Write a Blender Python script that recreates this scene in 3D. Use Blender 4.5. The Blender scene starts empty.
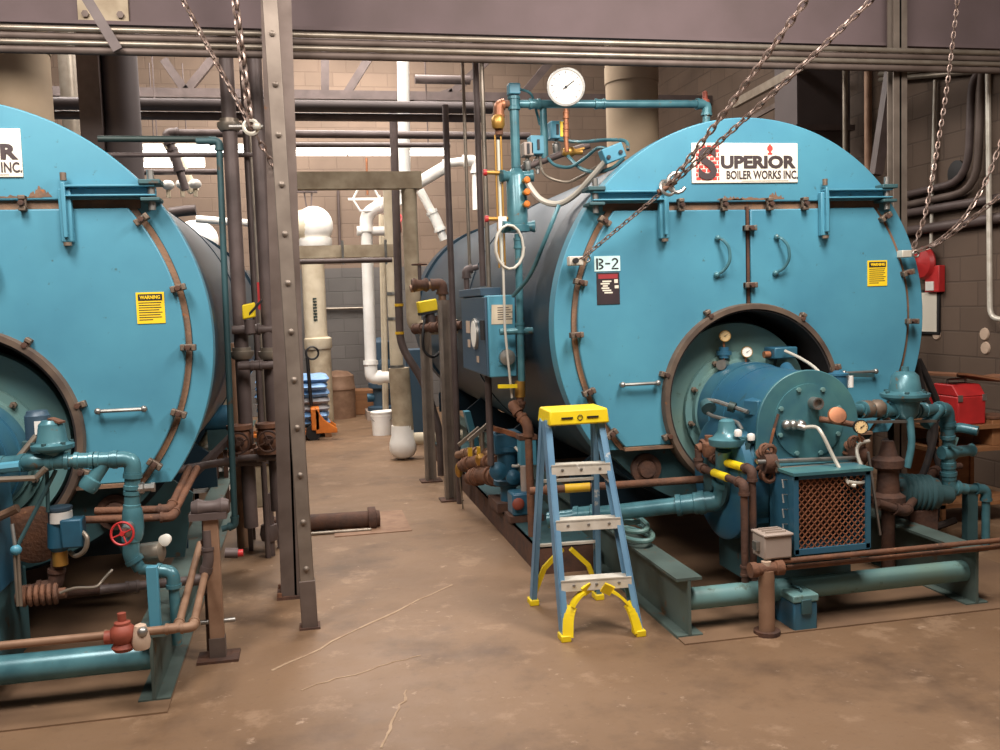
import bpy, bmesh, math, random
from mathutils import Vector as V, Matrix as Mx
random.seed(7)
S = bpy.context.scene
COL = S.collection
rad = math.radians

# ------------------------------------------------------------------ camera model (metres, X right, Y into the room, Z up)
F, H = 930.0, 1.55
yaw, pitch, roll = rad(11.84), rad(4.4), rad(1.9)
FW = V((math.sin(yaw)*math.cos(pitch), math.cos(yaw)*math.cos(pitch), -math.sin(pitch)))
r0 = V((math.cos(yaw), -math.sin(yaw), 0)); u0 = r0.cross(FW)
RT = r0*math.cos(roll) - u0*math.sin(roll)
UP = r0*math.sin(roll) + u0*math.cos(roll)
EYE = V((0, 0, H))
def ray(x, y): return FW + RT*((x-500)/F) + UP*((375-y)/F)
def P(x, y, Y):
    d = ray(x, y); return EYE + d*(Y/d.y)
def G(x, y, z=0.0):
    d = ray(x, y); return EYE + d*((z-H)/d.z)
def PX(x, y, X):
    d = ray(x, y); return EYE + d*(X/d.x)
def m(px, p):                       # size in metres of a length in pixels at a place
    return px*(p-EYE).dot(FW)/F
cam_d = bpy.data.cameras.new('camera'); cam = bpy.data.objects.new('camera', cam_d); COL.objects.link(cam)
cam_d.sensor_width = 36; cam_d.lens = F/1000*36; cam_d.clip_end = 100; cam_d.clip_start = .05
M3 = Mx((RT, UP, -FW)).transposed().to_4x4(); M3.translation = EYE
cam.matrix_world = M3
S.camera = cam

# ------------------------------------------------------------------ materials
def lin(c):
    return tuple((v/255/12.92 if v/255 <= .04045 else ((v/255+.055)/1.055)**2.4) for v in c) + (1,)
MATS = {}
def mat(name, c, rough=.5, metal=0.0, c2=None, amt=.5, scale=6.0, c3=None, amt3=.62, scale3=14.0, bump=0.0, spec=.5, stretch=None, glass=0):
    """paint with blotches of a second colour and sharper worn patches of a third"""
    k = bpy.data.materials.new(name); k.use_nodes = True
    n, l = k.node_tree.nodes, k.node_tree.links
    b = n['Principled BSDF']
    b.inputs['Roughness'].default_value = rough; b.inputs['Metallic'].default_value = metal
    b.inputs['Specular IOR Level'].default_value = spec
    b.inputs['Base Color'].default_value = lin(c)
    tc = n.new('ShaderNodeTexCoord'); src = tc.outputs['Object']
    if stretch:
        mp = n.new('ShaderNodeMapping'); mp.inputs['Scale'].default_value = stretch
        l.new(src, mp.inputs['Vector']); src = mp.outputs['Vector']
    out = None
    if c2:
        t = n.new('ShaderNodeTexNoise'); t.inputs['Scale'].default_value = scale; t.inputs['Detail'].default_value = 5
        l.new(src, t.inputs['Vector'])
        r = n.new('ShaderNodeMapRange'); r.inputs[1].default_value = .35; r.inputs[2].default_value = .7; r.inputs[4].default_value = amt
        l.new(t.outputs['Fac'], r.inputs[0])
        x = n.new('ShaderNodeMix'); x.data_type = 'RGBA'
        x.inputs[6].default_value = lin(c); x.inputs[7].default_value = lin(c2)
        l.new(r.outputs[0], x.inputs[0]); out = x.outputs[2]
    if c3:
        t = n.new('ShaderNodeTexNoise'); t.inputs['Scale'].default_value = scale3; t.inputs['Detail'].default_value = 8; t.inputs['Roughness'].default_value = .65
        l.new(src, t.inputs['Vector'])
        r = n.new('ShaderNodeMapRange'); r.inputs[1].default_value = amt3; r.inputs[2].default_value = amt3+.06
        l.new(t.outputs['Fac'], r.inputs[0])
        x = n.new('ShaderNodeMix'); x.data_type = 'RGBA'
        if out: l.new(out, x.inputs[6])
        else: x.inputs[6].default_value = lin(c)
        x.inputs[7].default_value = lin(c3)
        l.new(r.outputs[0], x.inputs[0]); out = x.outputs[2]
    if out: l.new(out, b.inputs['Base Color'])
    if bump:
        t = n.new('ShaderNodeTexNoise'); t.inputs['Scale'].default_value = 60
        l.new(src, t.inputs['Vector'])
        bp = n.new('ShaderNodeBump'); bp.inputs['Strength'].default_value = bump; bp.inputs['Distance'].default_value = .01
        l.new(t.outputs['Fac'], bp.inputs['Height']); l.new(bp.outputs[0], b.inputs['Normal'])
    MATS[name] = k; return k
def emis(name, c, s):
    k = bpy.data.materials.new(name); k.use_nodes = True
    b = k.node_tree.nodes['Principled BSDF']; b.inputs['Base Color'].default_value = lin(c)
    b.inputs['Emission Color'].default_value = lin(c); b.inputs['Emission Strength'].default_value = s
    MATS[name] = k
def block_wall(name, axis, c, cm, low=None, lowm=None, zsplit=0):
    """concrete block wall; axis 0: runs along X, 1: along Y. optional second paint below zsplit"""
    k = bpy.data.materials.new(name); k.use_nodes = True
    n, l = k.node_tree.nodes, k.node_tree.links; b = n['Principled BSDF']; b.inputs['Roughness'].default_value = .8
    g = n.new('ShaderNodeNewGeometry'); s = n.new('ShaderNodeSeparateXYZ'); l.new(g.outputs['Position'], s.inputs[0])
    cb = n.new('ShaderNodeCombineXYZ'); l.new(s.outputs[axis], cb.inputs[0]); l.new(s.outputs[2], cb.inputs[1])
    def brick(c, cm):
        br = n.new('ShaderNodeTexBrick'); l.new(cb.outputs[0], br.inputs['Vector'])
        br.inputs['Scale'].default_value = 1; br.inputs['Brick Width'].default_value = .4; br.inputs['Row Height'].default_value = .2
        br.inputs['Mortar Size'].default_value = .008; br.inputs['Mortar Smooth'].default_value = .4
        br.inputs['Color1'].default_value = lin(c); br.inputs['Color2'].default_value = lin([v*.92 for v in c]); br.inputs['Mortar'].default_value = lin(cm)
        return br
    b1 = brick(c, cm); out = b1.outputs['Color']
    if low:
        b2 = brick(low, lowm); th = n.new('ShaderNodeMath'); th.operation = 'GREATER_THAN'; th.inputs[1].default_value = zsplit
        l.new(s.outputs[2], th.inputs[0]); x = n.new('ShaderNodeMix'); x.data_type = 'RGBA'
        l.new(th.outputs[0], x.inputs[0]); l.new(b2.outputs['Color'], x.inputs[6]); l.new(out, x.inputs[7]); out = x.outputs[2]
    t = n.new('ShaderNodeTexNoise'); t.inputs['Scale'].default_value = 1.2; t.inputs['Detail'].default_value = 6
    l.new(g.outputs['Position'], t.inputs['Vector'])
    r = n.new('ShaderNodeMapRange'); r.inputs[1].default_value = .3; r.inputs[2].default_value = .75; r.inputs[3].default_value = .8; r.inputs[4].default_value = 1.12
    l.new(t.outputs['Fac'], r.inputs[0])
    x = n.new('ShaderNodeMix'); x.data_type = 'RGBA'; x.blend_type = 'MULTIPLY'; x.inputs[0].default_value = 1
    l.new(out, x.inputs[6]); l.new(r.outputs[0], x.inputs[7]); l.new(x.outputs[2], b.inputs['Base Color'])
    bp = n.new('ShaderNodeBump'); bp.inputs['Strength'].default_value = .5; bp.inputs['Distance'].default_value = .01; bp.invert = True
    l.new(b1.outputs['Fac'], bp.inputs['Height']); l.new(bp.outputs[0], b.inputs['Normal'])
    MATS[name] = k
mat('teal', (82, 148, 168), .42, 0, (70, 130, 152), .9, 2.2, (70, 108, 112), .64, 18)
mat('teal_pipe', (82, 130, 138), .3, .15, (52, 94, 104), .9, 9, (112, 92, 68), .62, 20)
mat('teal_worn', (98, 140, 142), .5, 0, (110, 136, 124), .9, 3, (84, 108, 100), .62, 12)
mat('teal_dark', (58, 92, 96), .55, .1, (48, 72, 74), .9, 5, (84, 64, 48), .62, 12)
mat('skid', (88, 104, 98), .6, .1, (70, 82, 76), .9, 4, (104, 78, 54), .60, 9)
mat('burner_front', (56, 100, 112), .42, .05, (84, 132, 128), .8, 5, (62, 98, 100), .64, 14)
mat('pad', (130, 102, 76), .7, 0, (92, 70, 54), .9, 1.6, (160, 130, 100), .66, 6)
mat('burner_blue', (46, 94, 122), .36, .05, (58, 104, 116), .8, 3.5, (54, 84, 92), .64, 12)
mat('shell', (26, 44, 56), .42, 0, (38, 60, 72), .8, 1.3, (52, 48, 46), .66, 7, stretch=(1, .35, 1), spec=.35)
mat('rust', (118, 78, 54), .8, 0, (84, 60, 48), .9, 12, (150, 106, 70), .64, 26, bump=.4)
mat('rust_edge', (142, 106, 78), .75, 0, (92, 78, 68), .9, 7, (164, 96, 44), .62, 18, bump=.3)
mat('rust_dark', (88, 58, 42), .8, 0, (60, 44, 38), .9, 12, bump=.3)
mat('ring_steel', (118, 100, 84), .55, .3, (84, 70, 62), .9, 8, (138, 92, 58), .63, 20)
mat('clamp', (124, 108, 92), .55, .3, (96, 80, 68), .8, 20, (70, 120, 130), .62, 30)
mat('dark_pipe', (96, 82, 78), .55, .1, (72, 60, 56), .8, 8, (108, 76, 56), .7, 20)
mat('dark_green', (44, 62, 58), .5, .2, (40, 48, 44), .8, 8)
mat('steel_col', (112, 98, 90), .6, .4, (84, 70, 62), .9, 5, (124, 84, 54), .69, 14)
mat('steel_strut', (138, 126, 114), .5, .5, (108, 96, 86), .9, 6, (126, 84, 56), .7, 16)
mat('girder', (104, 88, 88), .8, 0, (92, 78, 76), .8, 3)
mat('black', (22, 20, 20), .6)
mat('throat', (40, 34, 32), .8, 0, (28, 24, 24), .8, 6)
mat('steel', (170, 168, 162), .35, .8, (130, 124, 116), .6, 20)
mat('chain', (160, 142, 132), .4, .7, (110, 84, 70), .8, 30)
mat('conduit', (150, 140, 126), .4, .6, (120, 106, 92), .6, 12)
mat('hose', (196, 190, 176), .5, .2)
mat('copper', (176, 116, 80), .45, .5, (120, 80, 60), .8, 14)
mat('tan_pipe', (150, 118, 94), .6, .2, (120, 88, 66), .8, 10, (96, 66, 48), .68, 18)
mat('white', (238, 234, 226), .55, 0, (214, 206, 194), .5, 6)
mat('insul', (206, 192, 166), .7, 0, (176, 158, 130), .7, 6, (140, 116, 88), .7, 12)
mat('insul_old', (182, 166, 140), .75, 0, (132, 114, 90), .8, 7, (110, 90, 70), .68, 14)
mat('stack', (176, 154, 126), .75, 0, (150, 128, 104), .8, 2.5, (128, 98, 74), .7, 6)
mat('duct', (92, 82, 80), .7, .2, (78, 68, 66), .8, 2)
mat('yellow', (236, 206, 20), .5, 0, (214, 182, 30), .5, 12)
mat('yellow_sign', (246, 206, 40), .45)
mat('tape_yellow', (220, 176, 30), .5, 0, (196, 150, 40), .8, 20)
mat('ladder_blue', (104, 144, 170), .5, 0, (86, 124, 154), .8, 8, (190, 194, 190), .63, 12)
mat('alu', (222, 216, 202), .45, .25, (190, 180, 162), .8, 12, (240, 236, 228), .66, 20)
mat('red', (190, 44, 44), .45, 0, (150, 36, 36), .6, 10)
mat('red_dull', (150, 74, 56), .6, 0, (124, 56, 40), .8, 16)
mat('orange', (214, 120, 40), .5, 0, (180, 92, 30), .6, 8)
mat('sign_cream', (246, 240, 222), .5, 0, (232, 222, 200), .4, 6)
mat('sign_red', (218, 70, 62), .55)
mat('ink', (66, 54, 54), .6)
mat('ink_dark', (34, 34, 38), .6)
mat('pale_sign', (206, 236, 234), .5)
mat('dial', (246, 242, 230), .4)
mat('dial_aged', (226, 194, 140), .45)
mat('plate_dark', (54, 46, 48), .4, 0, (66, 50, 52), .5, 20)
mat('plate_red', (150, 50, 54), .5)
mat('pinkish', (196, 172, 150), .6, 0, (176, 150, 128), .7, 10)
mat('brass', (180, 136, 66), .4, .6)
mat('panel', (62, 84, 100), .45, .1, (54, 74, 90), .6, 3, (84, 84, 80), .72, 10)
mat('bag_blue', (110, 158, 208), .55, 0, (160, 186, 214), .7, 8, (96, 118, 150), .62, 14)
mat('bag_grey', (150, 146, 146), .6, 0, (176, 172, 172), .7, 9, (110, 104, 104), .62, 14)
mat('bin_blue', (52, 70, 140), .5)
mat('pump_blue', (40, 92, 116), .45, .1, (36, 72, 90), .7, 10)
mat('wood', (150, 104, 66), .7, 0, (126, 84, 52), .8, 4, stretch=(1, 8, 8))
mat('cloth_brown', (128, 84, 54), .9, 0, (104, 66, 44), .8, 8)
mat('grey_box', (168, 152, 140), .55, 0, (150, 134, 122), .6, 6)
mat('mesh_rust', (150, 96, 66), .75, .1, (120, 72, 50), .8, 30)
mat('scratch', (166, 142, 116), .8, 0, (140, 114, 90), .9, 18)
mat('paper', (222, 214, 196), .7)
mat('green', (60, 170, 120), .5)
mat('fiber_white', (250, 248, 244), .4)
mat('glove', (30, 26, 26), .9, 0, (56, 44, 36), .8, 14)
mat('glass_tube', (206, 206, 190), .15, 0)
emis('tube_glow', (255, 250, 242), 6.0)
block_wall('wall_back', 0, (136, 115, 98), (124, 104, 89), (108, 103, 99), (98, 94, 90), 2.15)
block_wall('wall_side', 1, (96, 78, 64), (82, 66, 54))
mat('ceil', (92, 78, 78), .9, 0, (78, 66, 66), .8, 1.5)
def floor_mat():
    k = bpy.data.materials.new('floor'); k.use_nodes = True
    n, l = k.node_tree.nodes, k.node_tree.links; b = n['Principled BSDF']
    g = n.new('ShaderNodeNewGeometry')
    def noise(sc, de, lo, hi, a, c, src=None, ro=.55):
        t = n.new('ShaderNodeTexNoise'); t.inputs['Scale'].default_value = sc; t.inputs['Detail'].default_value = de; t.inputs['Roughness'].default_value = ro
        l.new(g.outputs['Position'], t.inputs['Vector'])
        r = n.new('ShaderNodeMapRange'); r.inputs[1].default_value = lo; r.inputs[2].default_value = hi; r.inputs[4].default_value = a
        l.new(t.outputs['Fac'], r.inputs[0])
        x = n.new('ShaderNodeMix'); x.data_type = 'RGBA'; l.new(r.outputs[0], x.inputs[0]); x.inputs[7].default_value = lin(c)
        if src: l.new(src, x.inputs[6])
        else: x.inputs[6].default_value = lin((128, 101, 76))
        return x.outputs[2]
    o = noise(.55, 6, .4, .68, .8, (104, 79, 56))
    o = noise(1.4, 8, .52, .66, .7, (86, 66, 50), o, .65)
    o = noise(2.6, 8, .56, .64, .5, (158, 130, 104), o, .7)
    o = noise(9, 8, .62, .7, .55, (190, 164, 140), o, .7)
    o = noise(30, 3, .6, .75, .4, (100, 76, 60), o)
    l.new(o, b.inputs['Base Color']); b.inputs['Roughness'].default_value = .5
    t = n.new('ShaderNodeTexNoise'); t.inputs['Scale'].default_value = 5; t.inputs['Detail'].default_value = 8
    l.new(g.outputs['Position'], t.inputs['Vector'])
    r = n.new('ShaderNodeMapRange'); r.inputs[3].default_value = .38; r.inputs[4].default_value = .7
    l.new(t.outputs['Fac'], r.inputs[0]); l.new(r.outputs[0], b.inputs['Roughness'])
    bp = n.new('ShaderNodeBump'); bp.inputs['Strength'].default_value = .25; bp.inputs['Distance'].default_value = .02
    l.new(t.outputs['Fac'], bp.inputs['Height']); l.new(bp.outputs[0], b.inputs['Normal'])
    MATS['floor'] = k
floor_mat()

# ------------------------------------------------------------------ mesh builder
WL = {}
def frame(d):
    d = d.normalized(); a = V((0, 0, 1)) if abs(d.z) < .9 else V((1, 0, 0))
    u = d.cross(a).normalized(); return u, d.cross(u).normalized()
def fillet(pts, fr, n=5):
    out = [pts[0]]
    for i in range(1, len(pts)-1):
        a, b, c = pts[i-1], pts[i], pts[i+1]
        k = min(fr, (a-b).length*.48, (c-b).length*.48)
        p, q = b+(a-b).normalized()*k, b+(c-b).normalized()*k
        for j in range(n+1):
            t = j/n; out.append(p*(1-t)**2 + b*2*t*(1-t) + q*t*t)
    out.append(pts[-1]); return out
class MB:
    def __init__(s): s.b = bmesh.new()
    def face(s, vs):
        try: s.b.faces.new(vs)
        except ValueError: pass
    def box(s, x0, x1, y0, y1, z0, z1):
        return s.hexa([V((x, y, z)) for z in (z0, z1) for x, y in ((x0, y0), (x1, y0), (x1, y1), (x0, y1))])
    def hexa(s, p):
        v = [s.b.verts.new(q) for q in p]
        for f in ((3, 2, 1, 0), (4, 5, 6, 7), (0, 1, 5, 4), (1, 2, 6, 5), (2, 3, 7, 6), (3, 0, 4, 7)): s.face([v[i] for i in f])
        return s
    def obox(s, c, ax, ay, az, sx, sy, sz):
        ax, ay, az = ax.normalized()*sx/2, ay.normalized()*sy/2, az.normalized()*sz/2
        return s.hexa([c+k*az+i*ax+j*ay for k in (-1, 1) for i, j in ((-1, -1), (1, -1), (1, 1), (-1, 1))])
    def bar(s, a, b, w, h, up=V((0, 0, 1))):            # rectangular bar from a to b
        d = (b-a).normalized()
        if abs(d.dot(up)) > .95: up = V((0, 1, 0))
        u = d.cross(up).normalized(); v = u.cross(d)
        return s.obox((a+b)/2, d, u, v, (b-a).length, w, h)
    def lathe(s, o, d, prof, seg=20, caps=True):
        u, w = frame(d); d = d.normalized(); rings = []
        for t, r in prof:
            if r < 1e-5: rings.append([s.b.verts.new(o+d*t)])
            else: rings.append([s.b.verts.new(o+d*t+(u*math.cos(2*math.pi*i/seg)+w*math.sin(2*math.pi*i/seg))*r) for i in range(seg)])
        for A, B in zip(rings, rings[1:]):
            for i in range(seg):
                j = (i+1) % seg
                if len(A) == 1 and len(B) == 1: break
                if len(A) == 1: s.face([A[0], B[i], B[j]])
                elif len(B) == 1: s.face([A[i], A[j], B[0]])
                else: s.face([A[i], A[j], B[j], B[i]])
        if caps and len(rings[0]) > 1: s.face(rings[0][::-1])
        if caps and len(rings[-1]) > 1: s.face(rings[-1])
        return s
    def cyl(s, a, b, r, r2=None, seg=18):
        return s.lathe(a, b-a, [(0, r), ((b-a).length, r if r2 is None else r2)], seg)
    def tube(s, pts, r, seg=10, fr=None, closed=False):
        if fr: pts = fillet(pts, fr)
        n = len(pts); rings = []; u = None
        for i, p in enumerate(pts):
            if closed: d = (pts[(i+1) % n]-pts[i-1]).normalized()
            else: d = (pts[min(i+1, n-1)]-pts[max(i-1, 0)]).normalized()
            if u is None: u, _ = frame(d)
            else: u = (u-d*u.dot(d)).normalized()
            w = d.cross(u)
            rings.append([s.b.verts.new(p+(u*math.cos(2*math.pi*k/seg)+w*math.sin(2*math.pi*k/seg))*r) for k in range(seg)])
        for i in range(n if closed else n-1):
            A, B = rings[i], rings[(i+1) % n]
            for k in range(seg): s.face([A[k], A[(k+1) % seg], B[(k+1) % seg], B[k]])
        if not closed: s.face(rings[0][::-1]); s.face(rings[-1])
        return s
    def ball(s, c, r, sc=(1, 1, 1), seg=14):
        n = seg//2; return s._scaled(c, sc, lambda: s.lathe(V((0, 0, 0)), V((0, 0, 1)), [(-r*math.cos(math.pi*i/n), r*math.sin(math.pi*i/n)) for i in range(n+1)], seg))
    def _scaled(s, c, sc, fn):
        k = len(s.b.verts); fn(); s.b.verts.ensure_lookup_table()
        for v in s.b.verts[k:]: v.co = V((v.co.x*sc[0], v.co.y*sc[1], v.co.z*sc[2]))+c
        return s
    def ring(s, c, nrm, R, r, seg=28, rs=8):
        u, w = frame(nrm)
        return s.tube([c+(u*math.cos(2*math.pi*i/seg)+w*math.sin(2*math.pi*i/seg))*R for i in range(seg)], r, rs, closed=True)
    def prism(s, pts, vec):
        A = [s.b.verts.new(p) for p in pts]; B = [s.b.verts.new(p+vec) for p in pts]; n = len(A)
        s.face(A[::-1]); s.face(B)
        for i in range(n): s.face([A[i], A[(i+1) % n], B[(i+1) % n], B[i]])
        return s
    def build(s, name, mt, parent=None, bevel=0, kind=None, label=None, origin=None, ang=38):
        bmesh.ops.recalc_face_normals(s.b, faces=s.b.faces)
        me = bpy.data.meshes.new(name)
        if parent is not None: o0 = WL[parent.name]
        else:
            co = [v.co for v in s.b.verts]
            o0 = origin or V(((min(c.x for c in co)+max(c.x for c in co))/2, (min(c.y for c in co)+max(c.y for c in co))/2, min(c.z for c in co)))
        for v in s.b.verts: v.co -= o0
        s.b.to_mesh(me); s.b.free()
        for p in me.polygons: p.use_smooth = True
        me.set_sharp_from_angle(angle=rad(ang))
        me.materials.append(MATS[mt])
        o = bpy.data.objects.new(name, me); COL.objects.link(o)
        if parent is not None: o.parent = parent; WL[o.name] = o0
        else: o.location = o0; WL[o.name] = o0
        if bevel:
            b = o.modifiers.new('bevel', 'BEVEL'); b.width = bevel; b.segments = 2; b.limit_method = 'ANGLE'; b.angle_limit = rad(40)
        if kind: o['kind'] = kind
        if label: o['label'] = label
        return o
def tag(o, label, cat, group=None, kind=None):
    o['label'] = label; o['category'] = cat
    if group: o['group'] = group
    if kind: o['kind'] = kind
    return o
def thing(name, label, cat, loc, group=None):
    o = bpy.data.objects.new(name, None); COL.objects.link(o); o.empty_display_size = .05
    o.location = loc; WL[o.name] = V(loc); return tag(o, label, cat, group)
def text(s, size, org, ux, uz, mt, parent, name='lettering', bold=0.0, sx=1.0, depth=.003, label=None, width=None):
    """flat raised lettering: built-in font turned into a mesh, laid from org along ux, standing along uz"""
    cu = bpy.data.curves.new('t', 'FONT'); cu.body = s; cu.size = size; cu.offset = bold; cu.extrude = depth/2; cu.resolution_u = 3
    ob = bpy.data.objects.new('t', cu); COL.objects.link(ob)
    bpy.context.view_layer.update()
    me = bpy.data.meshes.new_from_object(ob.evaluated_get(bpy.context.evaluated_depsgraph_get()))
    bpy.data.objects.remove(ob); bpy.data.curves.remove(cu)
    b = MB(); b.b.from_mesh(me); bpy.data.meshes.remove(me)
    if width:
        xs = [v.co.x for v in b.b.verts]; sx = width/(max(xs)-min(xs)); x0 = min(xs)
        for v in b.b.verts: v.co.x -= x0
    ux, uz = ux.normalized(), uz.normalized(); nn = ux.cross(uz)
    for v in b.b.verts: v.co = org + ux*v.co.x*sx + uz*v.co.y + nn*v.co.z
    return b.build(name, mt, parent, label=label)
X_, Y_, Z_ = V((1, 0, 0)), V((0, 1, 0)), V((0, 0, 1))
def pipe(name, label, cat, pts, r, mt, elbows=True, coup=(), group=None, emt=None, parent=None, ef=1.28, seg=14, fr=None):
    """threaded pipe run: the pipe itself, with its elbows and couplings as parts"""
    o = MB().tube(pts, r, seg, fr or r*1.6).build(name, mt, parent)
    if parent is None: tag(o, label, cat, group)
    if elbows:
        for i in range(1, len(pts)-1):
            a, b, c = pts[i-1], pts[i], pts[i+1]
            k = r*3.0; ka, kc = min(k, (a-b).length*.5), min(k, (c-b).length*.5)
            p, q = b+(a-b).normalized()*ka, b+(c-b).normalized()*kc
            e = MB().tube([p, b, q], r*ef, seg, r*1.6)
            e.cyl(p, p+(b-p).normalized()*r*.7, r*ef*1.14, seg=seg); e.cyl(q, q+(b-q).normalized()*r*.7, r*ef*1.14, seg=seg)
            e.build('elbow', emt or mt, o)
    for i, t in coup:
        a, b = pts[i], pts[i+1]; c = a+(b-a)*t; d = (b-a).normalized()
        MB().lathe(c-d*r*1.4, d, [(0, r*1.35), (r*.6, r*1.35), (r*.7, r*1.2), (r*2.1, r*1.2), (r*2.2, r*1.35), (r*2.8, r*1.35)], seg).build('coupling', emt or mt, o)
    return o
def handwheel(c, nrm, R, mt, parent, name='handwheel', label=None):
    b = MB().ring(c, nrm, R, R*.11, 22, 6); u, w = frame(nrm)
    for k in range(4):
        a = k*math.pi/2+.4; b.cyl(c, c+(u*math.cos(a)+w*math.sin(a))*R, R*.08, seg=6)
    b.cyl(c-nrm.normalized()*R*.15, c+nrm.normalized()*R*.15, R*.22, seg=8)
    return b.build(name, mt, parent, label=label)
def dial(c, nrm, R, parent, face='dial', body='steel', t=.03):
    nrm = nrm.normalized(); u = Z_.cross(nrm).normalized() if abs(nrm.z) < .9 else X_
    w = nrm.cross(u)
    MB().lathe(c-nrm*t, nrm, [(0, R*.8), (t*.3, R), (t, R*1.04), (t*1.15, R*1.02), (t*1.15, R*.9), (t*.95, R*.9), (t*.95, R*.5)], 28).build('case', body, parent)
    MB().cyl(c, c+nrm*.003, R*.9, seg=28).build('dial_face', face, parent, label='pale dial face')
    b = MB()
    for k in range(11):
        a = rad(-225+27*k); q = u*math.cos(a)*-1 + w*math.sin(a)*-1
        b.bar(c+q*R*.7+nrm*.0045, c+q*R*.83+nrm*.0045, R*.035, .002, nrm)
    b.build('scale_marks', 'ink', parent)
    b = MB(); b.bar(c-(u+w*.7).normalized()*R*.2+nrm*.006, c+(u+w*.7).normalized()*R*.55+nrm*.006, R*.05, .002, nrm); b.cyl(c, c+nrm*.008, R*.08, seg=8)
    b.build('needle', 'ink_dark', parent)
def bolt_ring(b, c, nrm, R, n, r=.012, h=.012, a0=0):
    u, w = frame(nrm); nrm = nrm.normalized()
    for k in range(n):
        a = 2*math.pi*k/n+a0; q = c+(u*math.cos(a)+w*math.sin(a))*R
        b.lathe(q, nrm, [(0, r), (h, r), (h*1.1, 0)], 6)
    return b

# ================================================================== THE SETTING
XW, YB, ZC = 5.2, 14.1, 6.2
XL, Y0 = -6.5, -4.0
def struct(name, b, mt): o = b.build(name, mt); o['kind'] = 'structure'; return o
struct('floor', MB().box(XL, XW+.2, Y0, YB+.2, -.2, 0), 'floor')
struct('ceiling', MB().box(XL, XW+.2, Y0, YB+.2, ZC, ZC+.2), 'ceil')
struct('wall_back', MB().box(XL, XW, YB, YB+.2, 0, ZC), 'wall_back')
struct('wall_right', MB().box(XW, XW+.2, Y0, YB+.2, 0, ZC), 'wall_side')
struct('wall_left', MB().box(XL-.2, XL, Y0, YB+.2, 0, ZC), 'wall_side')

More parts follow.
